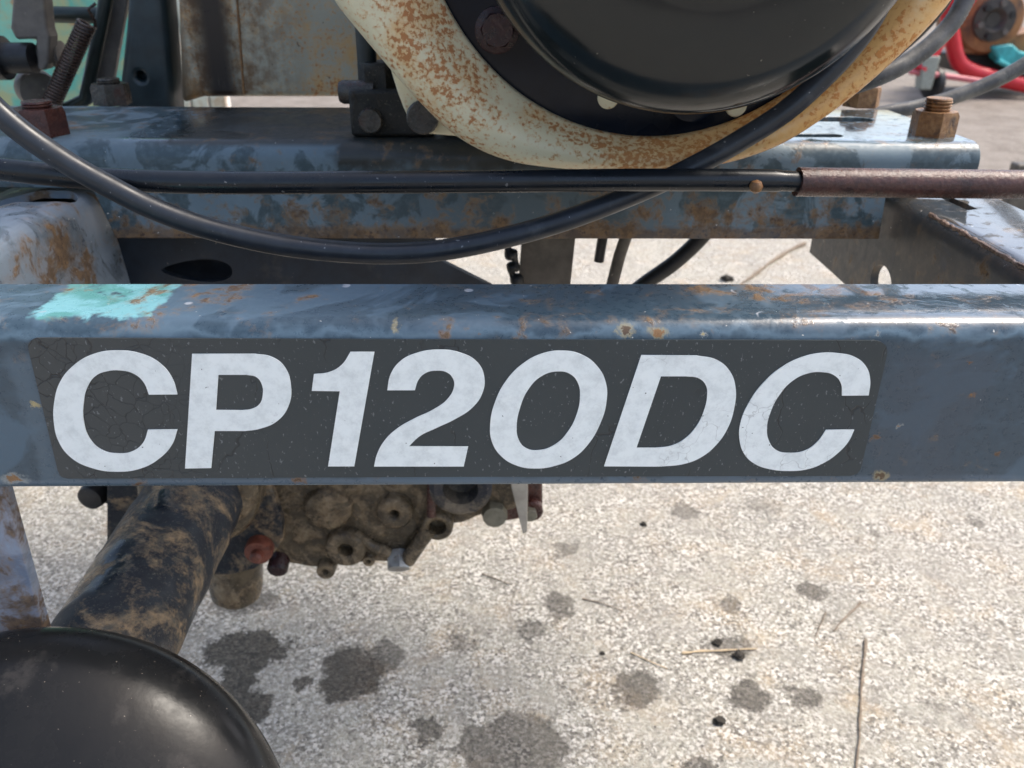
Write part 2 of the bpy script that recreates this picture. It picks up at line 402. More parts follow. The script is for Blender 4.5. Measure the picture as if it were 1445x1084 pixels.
# ------------------------------------------------------------------ paints of the frame
C_D, C_L = (0.044, 0.074, 0.100, 1), (0.082, 0.132, 0.178, 1)
def bar_extra(k, col):
    # teal reflection painted on the top flange near the left end, brushed primer beside the sticker, darker bare area to its right
    x0, x1 = PZ(78, 420, ZT).x, PZ(236, 420, ZT).x
    teal = k.box(x0, x1, 0.006, 0.2, 0.0012, (110, 0.012), axes=(0, 1))
    tcol = k.mix(k.mr(k.noise(40, 4, 0.6), 0.45, 0.56), (0.10, 0.29, 0.28, 1), (0.19, 0.43, 0.47, 1))
    col = k.mix(k.math('MULTIPLY', teal, k.mr(k.noise(70, 4, 0.6), 0.30, 0.40)), col, tcol)
    hi = k.box(-1, 1, PY(722, 478, 0).z, ZT-0.004, 0.0015, (55, 0.016), axes=(0, 2))
    col = k.mix(k.math('MULTIPLY', hi, 0.85), col, (0.115, 0.178, 0.228, 1))
    lo = k.box(-1, 1, ZB-0.01, PY(722, 674, 0).z, 0.001, (90, 0.003), axes=(0, 2))
    col = k.mix(k.math('MULTIPLY', lo, 0.6), col, (0.115, 0.16, 0.21, 1))
    br = k.box(PY(40, 578, 0).x-0.002, PY(84, 578, 0).x, ZB, PY(60, 500, 0).z, 0.002, (80, 0.012), axes=(0, 2))
    col = k.mix(k.math('MULTIPLY', br, 0.55), col, (0.105, 0.155, 0.198, 1))
    rt = k.box(PY(1252, 578, 0).x, PY(1380, 578, 0).x, ZB, PY(1300, 500, 0).z, 0.004, (45, 0.03), axes=(0, 2))
    col = k.mix(k.math('MULTIPLY', rt, 0.55), col, (0.055, 0.075, 0.098, 1))
    ring = k.n('ShaderNodeTexVoronoi', {'Vector': k.pos, 'Scale': 38.0, 'Randomness': 1.0}, out=0)
    rg = k.math('MULTIPLY', k.mr(ring, 0.085, 0.10), k.mr(ring, 0.115, 0.13, 1, 0))
    col = k.mix(k.math('MULTIPLY', rg, k.mr(k.noise(90, 3, 0.5), 0.5, 0.6, 0, 0.8)), col, (0.4, 0.43, 0.47, 1))
    nz = k.n('ShaderNodeVectorMath', {0: k.noise(240, 5, 0.75, color=True), 1: (0.5, 0.5, 0.5)}, operation='SUBTRACT')
    p = k.n('ShaderNodeVectorMath', {0: k.n('ShaderNodeVectorMath', {0: nz, 'Scale': 0.009}, operation='SCALE'), 1: k.pos}, operation='ADD')
    for px, py, rx, ry, c1, c2 in SPOTS:
        c0 = PY(px, py, 0.0); mm = mpp(c0)
        d = k.n('ShaderNodeVectorMath', {0: p, 1: tuple(c0)}, operation='SUBTRACT')
        d = k.n('ShaderNodeVectorMath', {0: d, 1: (1/(rx*mm), 0.6/(ry*mm), 1/(ry*mm))}, operation='MULTIPLY')
        ln = k.n('ShaderNodeVectorMath', {0: d}, out=1, operation='LENGTH')
        col = k.mix(k.mr(ln, 1.7, 0.9, 0, 0.6), col, c2); col = k.mix(k.mr(ln, 0.95, 0.7, 0, 0.9), col, c1)
    return col
_B, _O, _Y, _P = (0.085, 0.045, 0.022, 1), (0.24, 0.12, 0.04, 1), (0.40, 0.33, 0.17, 1), (0.36, 0.38, 0.36, 1)
SPOTS = [(629, 472, 7, 5, _B, _O), (884, 467, 9, 9, _B, _Y), (931, 449, 10, 8, _B, _O), (930, 470, 12, 6, _O, _Y), (422, 679, 8, 5, _B, _O), (1243, 671, 9, 6, _B, _Y),
         (1237, 617, 5, 4, _B, _O), (1269, 601, 4, 3, _O, _P), (50, 572, 5, 4, _Y, _Y), (295, 445, 5, 5, _O, _Y), (557, 461, 5, 9, _P, _Y), (678, 470, 4, 2, _B, _O), (1369, 512, 3, 3, _B, _O),
         (1242, 472, 4, 3, _B, _P), (992, 472, 5, 4, _Y, _P), (1372, 558, 4, 3, _O, _O), (194, 684, 7, 3, _B, _O), (500, 442, 6, 3, _B, _O), (1405, 640, 3, 3, _B, _O), (20, 676, 14, 7, _O, _P)]
def bar_wet(k):
    o = k.xyz()
    return k.math('MULTIPLY', k.mr(o[0], 0.07, 0.15), k.mr(o[2], ZT-0.004, ZT-0.001))
M_BAR = paint('blue_grey_bar_paint', C_D, C_L, patch=17, pthr=0.545, rust=0.66, rust_scale=75, rough=(0.30, 0.46), extra=bar_extra, wet=bar_wet, grad=(2, ZT, ZT-0.02, 0.045))
def beam_wet(k):
    o = k.xyz()
    w1 = k.mr(o[0], 0.12, 0.17); w2 = k.math('MULTIPLY', k.mr(o[0], -0.22, -0.2), k.mr(o[0], -0.19, -0.17, 1, 0))
    return k.math('MULTIPLY', k.math('MAXIMUM', w1, w2), k.mr(o[2], BZ-0.002, BZ-0.0005))
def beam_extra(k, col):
    # shade and engine reflection painted dark on the top plate, bend and face centre
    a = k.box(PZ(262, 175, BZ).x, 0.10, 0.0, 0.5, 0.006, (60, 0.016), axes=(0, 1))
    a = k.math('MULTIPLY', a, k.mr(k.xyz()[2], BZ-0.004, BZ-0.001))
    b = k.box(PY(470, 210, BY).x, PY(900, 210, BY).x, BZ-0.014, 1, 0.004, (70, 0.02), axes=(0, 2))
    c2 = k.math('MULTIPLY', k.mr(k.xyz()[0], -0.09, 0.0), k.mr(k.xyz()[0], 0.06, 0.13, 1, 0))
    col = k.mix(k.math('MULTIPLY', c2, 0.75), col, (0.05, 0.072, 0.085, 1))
    shade_col = k.mix(k.noise(90, 5, 0.7), (0.012, 0.014, 0.013, 1), (0.045, 0.046, 0.040, 1))
    return k.mix(k.math('MULTIPLY', k.math('MAXIMUM', a, b), 0.93), col, shade_col)
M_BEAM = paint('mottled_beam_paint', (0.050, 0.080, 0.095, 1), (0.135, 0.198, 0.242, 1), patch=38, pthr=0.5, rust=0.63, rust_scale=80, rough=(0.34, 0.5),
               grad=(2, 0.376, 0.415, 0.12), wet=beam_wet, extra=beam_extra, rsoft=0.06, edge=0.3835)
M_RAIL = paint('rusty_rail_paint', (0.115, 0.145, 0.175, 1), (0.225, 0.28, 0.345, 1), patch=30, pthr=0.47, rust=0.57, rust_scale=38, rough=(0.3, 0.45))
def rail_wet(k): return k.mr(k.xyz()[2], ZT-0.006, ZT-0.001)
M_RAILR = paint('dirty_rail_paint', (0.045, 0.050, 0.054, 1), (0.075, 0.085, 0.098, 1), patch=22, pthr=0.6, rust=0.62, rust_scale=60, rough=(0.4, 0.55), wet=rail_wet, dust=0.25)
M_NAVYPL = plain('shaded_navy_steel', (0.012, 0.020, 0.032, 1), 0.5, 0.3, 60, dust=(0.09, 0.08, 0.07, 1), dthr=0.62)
M_NUTR = rusty('red_brown_wet_rust', (0.055, 0.020, 0.017, 1), (0.10, 0.036, 0.026, 1), (0.05, 0.022, 0.02, 1), 0.30)
M_NUTB = rusty('tan_brown_rust', (0.19, 0.09, 0.035, 1), (0.34, 0.19, 0.08, 1), (0.06, 0.035, 0.025, 1), 0.42)
M_NUTG = rusty('dark_oily_nut', (0.035, 0.033, 0.028, 1), (0.075, 0.066, 0.055, 1), (0.06, 0.026, 0.020, 1), 0.30)

frame = thing('machine_chassis', 'weathered blue grey steel chassis with lettered side bar and rusty engine beam', 'chassis', (0, 0.15, ZB))
def hole_slot(x0, x1, y, w, z, h):               # vertical slot cutter
    pts = []
    for s, x in ((1, x1), (-1, x0)):
        for j in range(9):
            a = -math.pi/2 + math.pi*j/8
            pts.append(V((x + s*math.cos(a)*w/2, y + s*math.sin(a)*w/2, z)))
    return prism_bm(pts, V((0, 0, h)))
# lettered bar: pressed channel, flanges to the rear
prof = channel([(0.034, ZB), (0.0, ZB), (0.0, ZT), (YB, ZT)], 0.0045, (0.0035, 0.0085), 10)
bar = link('lettered_bar', sweep_x(prof, -0.36, 0.36, nseg=24), M_BAR, frame)
def decal_mat():
    k = NT('cracked_grey_sticker')
    o = k.xyz()
    left = k.mr(o[0], -0.19, -0.03, 1, 0)
    col = k.mix(k.noise(25, 5, 0.6), (0.030, 0.040, 0.044, 1), (0.048, 0.060, 0.065, 1))
    col = k.mix(k.math('MULTIPLY', left, 0.7), col, (0.066, 0.071, 0.071, 1))
    sp = k.noise(900, 2, 0.5, vec=k.scalevec(1, 1, 0.6))
    col = k.mix(k.mr(sp, 0.66, 0.74, 0, 0.5), col, (0.24, 0.26, 0.27, 1))
    vd = k.n('ShaderNodeVectorMath', {0: k.pos, 1: k.n('ShaderNodeVectorMath', {0: k.noise(60, 3, 0.6, color=True), 'Scale': 0.012}, operation='SCALE')}, operation='ADD')
    vor = k.n('ShaderNodeTexVoronoi', {'Vector': vd, 'Scale': 150.0}, feature='DISTANCE_TO_EDGE')
    vor2 = k.n('ShaderNodeTexVoronoi', {'Vector': k.scalevec(1, 1, 0.35, vd), 'Scale': 38.0}, feature='DISTANCE_TO_EDGE')
    cr = k.math('MULTIPLY', k.mr(vor, 0.012, 0.035, 1, 0), k.math('MULTIPLY', k.mr(o[0], -0.15, -0.10, 1, 0), k.mr(k.noise(22, 3, 0.5), 0.40, 0.52)))
    cr2 = k.math('MULTIPLY', k.mr(vor2, 0.003, 0.011, 1, 0), k.mr(k.noise(18, 3, 0.6), 0.5, 0.58))
    c = k.math('MAXIMUM', cr, k.math('MULTIPLY', cr2, 0.8))
    col = k.mix(k.math('MULTIPLY', c, 0.75), col, (0.022, 0.022, 0.024, 1))
    h = k.math('SUBTRACT', k.math('MULTIPLY', k.noise(500, 3, 0.6), 0.2), c)
    return k.done(col, 0.42, 0, k.bump(h, 0.4, 0.0006), 0.4)
def letter_mat():
    k = NT('scuffed_white_vinyl')
    col = k.mix(k.mr(k.noise(160, 6, 0.75), 0.4, 0.72), (0.86, 0.915, 0.905, 1), (0.70, 0.75, 0.745, 1))
    sc1 = k.noise(120, 4, 0.75, vec=k.n('ShaderNodeVectorRotate', {'Vector': k.scalevec(1, 1, 1), 'Axis': (0, 1, 0), 'Angle': 0.7}), dist=1.2)
    o = k.xyz()
    vor = k.n('ShaderNodeTexVoronoi', {'Vector': k.n('ShaderNodeVectorMath', {0: k.pos, 1: k.n('ShaderNodeVectorMath', {0: k.noise(70, 3, 0.6, color=True), 'Scale': 0.02}, operation='SCALE')}, operation='ADD'), 'Scale': 55.0}, feature='DISTANCE_TO_EDGE')
    cr = k.math('MULTIPLY', k.mr(vor, 0.003, 0.012, 1, 0), k.math('MULTIPLY', k.mr(o[0], 0.0, 0.09), k.mr(k.noise(25, 3, 0.5), 0.42, 0.55)))
    col = k.mix(k.math('MULTIPLY', cr, 0.45), col, (0.34, 0.35, 0.34, 1))
    col = k.mix(k.mr(sc1, 0.62, 0.72, 0, 0.35), col, (0.55, 0.57, 0.58, 1))
    col = k.mix(k.mr(k.noise(600, 2, 0.5), 0.76, 0.78), col, (0.05, 0.05, 0.05, 1))
    return k.done(col, 0.45, 0, k.bump(k.noise(500, 3, 0.6), 0.08, 0.0005), 0.4)
M_DECAL, M_LET = decal_mat(), letter_mat()
on_face = lambda off: (lambda x, y: PY(x, y, off))
dec = [(58, 476.5, 1), (640, 479, 1), (1234, 480, 1), (1244, 483), (1251, 491), (1251.5, 500, 1), (1216, 655, 1), (1211, 666), (1201, 671, 1), (640, 672.5, 1), (97, 675, 1), (87, 672), (82, 664, 1), (41, 495, 1), (41, 485), (48, 478)]
decal = curve_fill('sticker', [dec], on_face(-0.0004), V((0, -1, 0)), 0.0003, M_DECAL, bar)
decal.data.name = 'sticker'
def Z4(l): return [((x/2.89), 380+y/2.89)+((1,) if c else ()) for x, y, c in l]
def Z5(l): return [(480+x/2.89, 380+y/2.89)+((1,) if c else ()) for x, y, c in l]
def Z6(l): return [(945+x/2.89, 380+y/2.89)+((1,) if c else ()) for x, y, c in l]
def m(*a): return [(a[i], a[i+1], 0) for i in range(0, len(a), 2)]
def c(*a): return [(a[i], a[i+1], 1) for i in range(0, len(a), 2)]
LET = [
 ('letter', [Z4(c(724, 510)+m(703, 445, 655, 385, 575, 344, 475, 331, 380, 346, 300, 392, 245, 460, 222, 540, 220, 620, 240, 702, 290, 767, 372, 809, 480, 825, 580, 810, 652, 770, 702, 715)+c(724, 653, 604, 654)+m(585, 705, 545, 740, 482, 751, 415, 736, 366, 690, 342, 620, 341, 550, 357, 480, 393, 433, 440, 415, 490, 412, 547, 426, 586, 460)+c(608, 511))]),
 ('letter', [Z4(c(784, 345, 1040, 345)+m(1110, 358, 1162, 400, 1187, 478, 1178, 555, 1133, 617, 1060, 650)+c(1000, 659, 876, 659, 862, 810, 755, 812)),
             Z4(c(891, 430, 1005, 430)+m(1047, 440, 1069, 472, 1072, 510, 1058, 550, 1025, 570)+c(988, 575, 881, 574))]),
 ('digit', [[(443, 528, 1), (465, 525), (482, 515), (494.5, 496.6, 1), (528.4, 496.6, 1), (500, 658, 1), (463, 658, 1), (479.5, 552, 1), (440, 551.5, 1)]]),
 ('digit', [Z5(c(192, 493)+m(205, 430, 245, 375, 310, 342, 400, 328, 490, 340, 560, 380, 588, 440, 580, 505, 540, 563, 470, 610, 390, 648, 325, 680)+c(280, 722, 522, 723, 504, 804, 138, 804)+m(150, 755, 180, 700, 225, 655, 300, 610, 380, 572, 437, 530, 464, 480, 460, 445, 435, 420, 395, 413, 350, 422, 320, 450)+c(305, 493))]),
 ('digit', [Z5(m(905, 332, 985, 348, 1048, 395, 1083, 460, 1086, 540, 1060, 630, 1010, 715, 950, 770, 880, 800, 800, 812, 720, 800, 655, 760, 618, 700, 612, 630, 632, 540, 680, 450, 745, 385, 820, 345)),
            Z5(m(890, 416, 940, 428, 970, 465, 978, 520, 965, 590, 930, 660, 880, 712, 810, 738, 755, 728, 728, 695, 720, 640, 732, 570, 767, 490, 822, 435))]),
 ('letter', [[(904.9, 501.1, 1), (983, 501.8, 1)]+Z6(m(192, 370, 245, 415, 268, 480, 262, 570, 235, 650, 190, 715, 130, 765, 60, 793))+[(930, 658.3, 1), (852.3, 657.9, 1)],
             [(932.6, 530.9, 1), (968, 530.9, 1)]+Z6(m(120, 445, 148, 475, 152, 520, 140, 575, 110, 638, 60, 692, 5, 720))+[(925, 632, 1), (898, 632, 1)]]),
 ('letter', [Z6(c(811, 514)+m(817, 450, 800, 395, 755, 358, 690, 343, 620, 341, 540, 358, 455, 400, 380, 465, 325, 540, 290, 620, 284, 690, 305, 755, 350, 795, 410, 815, 480, 822, 560, 815, 630, 788, 690, 745, 730, 700)+c(752, 654, 637, 655)+m(605, 700, 555, 738, 490, 749, 435, 738, 405, 700, 396, 650, 410, 585, 445, 515, 500, 455, 560, 425, 620, 419, 670, 432, 698, 465)+c(702, 515))]),
]
for nm, loops in LET:
    curve_fill(nm, loops, on_face(-0.0010), V((0, -1, 0)), 0.0002, M_LET, bar)

# engine beam: folded channel, open below, notched over the two rails
prof = channel([(BYR, BZ-0.03), (BYR, BZ), (BY, BZ), (BY, PY(700, 337, BY).z)], 0.0045, 0.013, 8)
pl = list(prof)
prof2 = channel([(BY, PY(700, 337, BY).z), (BY, BZ), (BYR, BZ), (BYR, BZ-0.03)], 0.0045, 0.011, 8)
XE = PY(1383, 230, BY).x
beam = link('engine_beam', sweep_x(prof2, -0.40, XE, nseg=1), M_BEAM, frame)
def front_cut(pxs):
    return prism_bm([PY(x, y, BY-0.03) + V((0, 0, 0)) for x, y in pxs], V((0, 0.06, 0)))
def face_poly(pxs):
    return prism_bm([V((PY(x, y, BY).x, BY-0.02, PY(x, y, BY).z)) for x, y in pxs], V((0, 0.05, 0)))
s1 = PZ(1150, 168, BZ); s2 = PZ(1210, 168, BZ); s3 = PZ(1120, 191, BZ); s4 = PZ(1175, 191, BZ)
cut(beam, [face_poly([(-400, 262), (130, 266), (166, 342), (150, 420), (-400, 420)]),
           face_poly([(1252, 268), (1600, 268), (1600, 420), (1238, 420), (1240, 340)]),
           hole_slot(s1.x, s2.x, s1.y, 0.020, BZ-0.02, 0.04), hole_slot(s3.x, s4.x, s3.y, 0.011, BZ-0.02, 0.04)])
bv = beam.modifiers.new('bevel', 'BEVEL'); bv.width = 0.0006; bv.segments = 2; bv.limit_method = 'ANGLE'; bv.angle_limit = math.radians(50)

# side rails
def sweep_y(prof, y0, y1):
    bm = bmesh.new(); a = [bm.verts.new((p[0], y0, p[1])) for p in prof]; b = [bm.verts.new((p[0], y1, p[1])) for p in prof]; n = len(prof)
    bm.faces.new(a); bm.faces.new(b[::-1])
    for i in range(n): bm.faces.new((a[i], a[(i+1) % n], b[(i+1) % n], b[i]))
    return bm
pr = channel([(-0.31, ZT-0.012), (-0.262, ZT), (-XR-0.001, ZT), (-XR+0.004, 0.335)], 0.0045, 0.012, 8)
rl = link('side_rail', sweep_y(pr, YB+0.0005, 0.46), M_RAIL, frame)
a0 = PZ(15, 290, ZT); cut(rl, [hole_slot(a0.x-0.03, a0.x+0.012, a0.y+0.02, 0.026, ZT-0.03, 0.06)])
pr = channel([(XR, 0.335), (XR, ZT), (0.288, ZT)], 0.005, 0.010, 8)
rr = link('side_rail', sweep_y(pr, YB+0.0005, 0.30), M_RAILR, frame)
A, B = PX(1187, 402, XR), PX(1118, 337, XR); dr = (B-A).normalized()
lo, hi = A-dr*0.12, A+dr*0.30
cut(rr, [prism_bm([V((XR-0.02, lo.y, lo.z)), V((XR-0.02, hi.y, hi.z)), V((XR-0.02, hi.y+0.3, hi.z)), V((XR-0.02, lo.y+0.5, lo.z))], V((0.035, 0, 0)))])
hc = PX(1244, 392, XR)
pts = [V((XR-0.02, hc.y+0.014*math.cos(t), hc.z+0.0105*math.sin(t)-0.003)) for t in [2*math.pi*i/20 for i in range(20)]]
cut(rr, [prism_bm(pts, V((0.04, 0, 0)))])
sl = [PZ(x, y, ZT) for x, y in ((1326, 279), (1342, 278), (1380, 295), (1366, 297))]
cut(rr, [prism_bm([V((p.x, p.y, ZT-0.02)) for p in sl], V((0, 0, 0.04)))])
# weld bead along the rail's top inner corner
random.seed(4)
bead = bmesh.new(); path = []
for i in range(60):
    y = YB+0.006+(0.150-YB)*i/59
    path.append(V((XR+0.004+random.uniform(-.0003, .0003), y, ZT-0.0018+random.uniform(-.0003, .0003))))
link('weld_bead', tube_bm(path, lambda t: 0.0012+0.0009*mnoise.noise(V((t*17, 0, 0)))+0.0005*mnoise.noise(V((t*60, 3, 0))), 8, bead), rusty('rusty_weld', (0.12, 0.075, 0.05, 1), (0.30, 0.22, 0.17, 1), (0.06, 0.035, 0.028, 1), 0.32, 300), frame)
# leaning leg plate under the left end of the bar
bm = prism_bm([PY(x, y, 0.006) for x, y in ((-90, 686.5), (5, 686.5), (64, 897), (75, 935), (-90, 945))], V((0, 0.006, 0)))
M_LEG = paint('rusty_leg_paint', (0.15, 0.19, 0.26, 1), (0.27, 0.33, 0.43, 1), patch=24, pthr=0.5, rust=0.535, rust_scale=30, rough=(0.4, 0.5))
link('leg_plate', bm, M_LEG, frame, smooth=False, bevel=(0.0006, 2))
# cross plate in the shade below the beam, with an oval opening
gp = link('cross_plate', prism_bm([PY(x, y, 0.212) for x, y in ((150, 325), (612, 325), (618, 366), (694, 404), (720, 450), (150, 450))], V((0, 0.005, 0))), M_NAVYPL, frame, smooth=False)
oc = PY(278, 382, 0.212)
cut(gp, [prism_bm([V((oc.x+0.022*math.cos(t), 0.19, oc.z+0.007*math.sin(t)*(1+0.4*math.cos(t)))) for t in [2*math.pi*i/24 for i in range(24)]], V((0, 0.06, 0)))])
link('bracket_backing', prism_bm([PY(x, y, 0.235) for x, y in ((170, 340), (560, 352), (600, 410), (560, 440), (170, 440))], V((0, 0.008, 0))), M_NAVYPL, frame, smooth=False, bevel=(0.002, 2))  # bracket extended as a dark backing so the oval opening looks dark
M_STRAP = plain('oily_grey_steel', (0.085, 0.075, 0.062, 1), 0.5, 0.3, 80, dust=(0.16, 0.14, 0.11, 1))
link('hanger_plate', prism_bm([PY(x, y, 0.25) for x, y in ((738, 318), (814, 318), (800, 450), (728, 450))], V((0, 0.006, 0))), M_STRAP, frame, smooth=False, bevel=(0.0006, 1))
M_BLK = plain('black_rubber', (0.012, 0.013, 0.015, 1), 0.45, 0.3, 200, dust=(0.06, 0.06, 0.06, 1), dthr=0.68)
link('hanger_rod', tube_bm([PY(853, 320, .26), PY(845, 369, .26)], 0.0035, 10), M_BLK, frame)
link('hanger_rod', tube_bm([PY(888, 320, .25), PY(874, 362, .25), PY(858, 425, .25)], 0.0042, 10), M_STRAP, frame)

# nuts on studs along the beam
def nut_bm(): return hexbolt_bm(V((0, 0, 0)), (0, 0, 1), 0.0225, 0.0138, 0.16, rot=0.35)
def stud_bm(turns=3):
    prof = [(0.0066, 0.001), (0.0066, 0.0140)]; h = 0.0140
    for i in range(turns): prof += [(0.0076, h+0.0008), (0.0076, h+0.0013), (0.0066, h+0.0019)]; h += 0.0019
    prof += [(0.0074, h+0.0003), (0.0070, h+0.0012), (0.0, h+0.0014)]
    return lathe_bm(prof, (0, 0, 1), V((0, 0, 0)), 20, cap=False)
for (px, py, mt, rz, sc_) in ((62, 190, M_NUTR, 0.1, 1.08), (160, 147, M_NUTG, 0.55, 1.0), (1314, 190, M_NUTB, 0.3, 1.0), (1214, 150, M_NUTB, 0.9, 1.0)):
    p = PZ(px, py, BZ)
    n_ = link('nut', nut_bm(), mt, None, auto=25); n_.location = (p.x, p.y, BZ); n_.rotation_euler.z = rz; n_.scale = (sc_,)*3
    n_.parent = frame; n_.matrix_parent_inverse = Matrix.Translation(frame.location).inverted()
    st = link('stud', stud_bm(3 if px > 1300 else 1), mt, None); st.parent = n_

# upright post behind the beam, leaning slightly
M_POST = plain('dark_slate_paint', (0.014, 0.026, 0.031, 1), 0.42, 0.3, 60)
gz = PZ(20, 292, ZT)
link('slot_backing', prism_bm([V((x, y, ZT-0.022)) for x, y in ((-0.36, YB+0.01), (-0.2335, YB+0.01), (-0.2335, 0.30), (-0.36, 0.30))], V((0, 0, 0.004))), M_NAVYPL, frame, smooth=False)  # dark sheet added under the rail slot so the opening looks black
post = link('upright_post', prism_bm([PY(x, y, 0.37) for x, y in ((186, -120), (222, -120), (244, 150), (246, 175), (166, 175), (164, 150), (176, 40))], V((0, 0.03, 0))), M_POST, frame, smooth=False, bevel=(0.006, 4))
pc = PY(198, 108, 0.37)
cut(post, [lathe_bm([(0.0034, -0.02), (0.0034, 0.012)], (0, 1, 0), pc, 20)])

# ------------------------------------------------------------------ engine
M_CREAM = None
def cream_mat(name, wash, speck, x0=None, x1=None, stain=None, base=(0.70, 0.65, 0.45, 1)):
    k = NT(name); o = k.xyz()
    col = k.mix(k.mr(k.noise(30, 5, 0.6), 0.35, 0.65), base, tuple(v*1.12 for v in base[:3])+(1,))
    g = k.mr(o[0], x0, x1) if x0 is not None else None
    cl = k.noise(24, 4, 0.6, dist=0.4); sp = k.noise(420, 3, 0.6)
    f = k.math('ADD', sp, k.math('MULTIPLY', k.math('SUBTRACT', cl, 0.5), 0.75))
    if g is not None: f = k.math('ADD', f, k.math('MULTIPLY', g, 0.09))
    w = k.mr(k.math('ADD', k.math('MULTIPLY', k.noise(40, 6, 0.65), 0.7), k.math('MULTIPLY', cl, 0.3)), wash, wash+0.22)
    if g is not None: w = k.math('MAXIMUM', k.math('MULTIPLY', w, 0.8), k.math('MULTIPLY', g, k.mr(k.noise(60, 5, 0.7), 0.25, 0.55, 0.6, 1.0)))
    col = k.mix(k.math('MULTIPLY', w, 0.78), col, (0.70, 0.35, 0.065, 1))
    sf = k.mr(f, speck-0.02, speck+0.075)
    col = k.mix(k.math('MULTIPLY', k.mr(f, speck-0.14, speck+0.03), 0.6), col, (0.62, 0.34, 0.12, 1))
    rc = k.mix(k.noise(420, 4, 0.7), (0.50, 0.19, 0.055, 1), (0.36, 0.12, 0.035, 1))
    if g is not None: rc = k.mix(k.math('MULTIPLY', g, 0.7), rc, (0.55, 0.22, 0.045, 1))
    col = k.mix(k.math('MULTIPLY', sf, 0.8), col, rc)
    col = k.mix(k.mr(k.noise(300, 2, 0.4), 0.76, 0.78), col, (0.06, 0.05, 0.04, 1))
    if stain: col = stain(k, col)
    h = k.math('ADD', k.math('MULTIPLY', sf, 0.6), k.math('MULTIPLY', k.noise(200, 4, 0.6), 0.3))
    return k.done(col, k.mr(sf, 0, 1, 0.34, 0.75), 0, k.bump(h, 0.35, 0.0008), 0.5)
M_CREAM = cream_mat('rust_freckled_cream_paint', 0.48, 0.605, 0.0, 0.13)
M_CREAM2 = cream_mat('plain_cream_paint', 0.62, 0.72)
engine = thing('engine', 'engine with rust speckled cream fan housing and dark blue domed starter cover', 'engine', (AX, 0.24, BZ))
outl = [(465, -5), (500, 37), (530, 73), (560, 108), (600, 152), (640, 190), (680, 213), (720, 227), (770, 234), (850, 236.5), (930, 236.5), (1000, 231), (1050, 219), (1100, 199), (1150, 167), (1200, 130), (1250, 86), (1300, 39), (1338, -5)]
axis = V((AX, 0.13, AZ)); R_IN = 0.1092
samp = []
for x, y in outl:
    d = PY(x, y, 0.130)-axis; samp.append((math.atan2(d.z, d.x), math.hypot(d.x, d.z)))
samp.sort()
def r_out(a):
    a = (a+math.pi) % (2*math.pi)-math.pi
    if a <= samp[0][0] or a >= samp[-1][0]:                      # upper half, above the picture: blend round the top
        a0, r0 = samp[-1]; a1, r1 = samp[0][0]+2*math.pi, samp[0][1]
        aa = a if a >= a0 else a+2*math.pi
        t = (aa-a0)/(a1-a0); return r0+(r1-r0)*t*t*(3-2*t)
    for (p0, q0), (p1, q1) in zip(samp, samp[1:]):
        if p0 <= a <= p1: return q0+(q1-q0)*(a-p0)/(p1-p0)
bm = bmesh.new(); rings = []; SEG = 180
sm = [r_out(2*math.pi*i/SEG) for i in range(SEG)]
for _ in range(2): sm = [(sm[i-1]+2*sm[i]+sm[(i+1) % SEG])/4 for i in range(SEG)]
for t, y in ((0.0, 0.150), (0.0, 0.1285), (0.015, 0.1265), (0.06, 0.125), (0.22, 0.1195), (0.34, 0.1155), (0.5, 0.1135), (0.68, 0.1135), (0.82, 0.1155), (0.92, 0.1195), (0.975, 0.125), (1.0, 0.132), (1.0, 0.150), (0.985, 0.20)):
    rings.append([bm.verts.new((AX+math.cos(2*math.pi*i/SEG)*(R_IN+(sm[i]-R_IN)*t), y, AZ+math.sin(2*math.pi*i/SEG)*(R_IN+(sm[i]-R_IN)*t))) for i in range(SEG)])
for a, b in zip(rings, rings[1:]):
    for i in range(SEG): bm.faces.new((a[i], a[(i+1) % SEG], b[(i+1) % SEG], b[i]))
housing = link('fan_housing', bm, M_CREAM, engine, auto=60)
M_NAVY = plain('dark_navy_gloss', (0.004, 0.008, 0.016, 1), 0.22, 0.3, 40, bump=0.05)
M_NAVY.node_tree.nodes['Principled BSDF'].inputs['Specular IOR Level'].default_value = 0.22
def dome_mat():
    k = NT('dusty_black_green_gloss')
    col = k.mix(k.noise(12, 4, 0.5), (0.004, 0.007, 0.008, 1), (0.007, 0.012, 0.014, 1))
    col = k.mix(k.mr(k.noise(700, 2, 0.5), 0.755, 0.775), col, (0.22, 0.20, 0.16, 1))
    n1 = k.noise(22, 3, 0.5)
    return k.done(col, k.mr(k.noise(30, 4, 0.6), 0.3, 0.7, 0.12, 0.22), 0, k.bump(n1, 0.12, 0.004), 0.45)
M_DOME = dome_mat()
link('back_plate', lathe_bm([(0.0, 0.131), (0.05, 0.131), (0.108, 0.131), (R_IN+0.003, 0.132), (R_IN+0.003, 0.138), (0.0, 0.138)], (0, 1, 0), V((AX, 0, AZ)), 96, cap=False), M_NAVY, engine)
dome_prof = [(0.074, 0.132), (0.075, 0.084), (0.080, 0.074), (0.0868, 0.068), (0.0882, 0.062), (0.0872, 0.054), (0.0845, 0.046), (0.080, 0.040), (0.072, 0.0345), (0.062, 0.031), (0.050, 0.029), (0.0425, 0.0285), (0.0415, 0.027), (0.040, 0.0225), (0.038, 0.021), (0.02, 0.020), (0.0, 0.0198)]
link('starter_cover', lathe_bm(dome_prof, (0, 1, 0), V((AX, 0, AZ)), 128, cap=False), M_DOME, engine, auto=60)
def disc(px, py, rpx, y, h, mat, name, par, hexa=False, seg=28):
    p = PY(px, py, y); r = rpx*mpp(p)
    if hexa: b = hexbolt_bm(p, (0, -1, 0), r*1.75, h, 0.15, 0.3)
    else: b = lathe_bm([(r, -0.002), (r, h*0.75), (r*0.9, h), (r*0.25, h), (0, h)], (0, -1, 0), p, seg, cap=False)
    return link(name, b, mat, par)
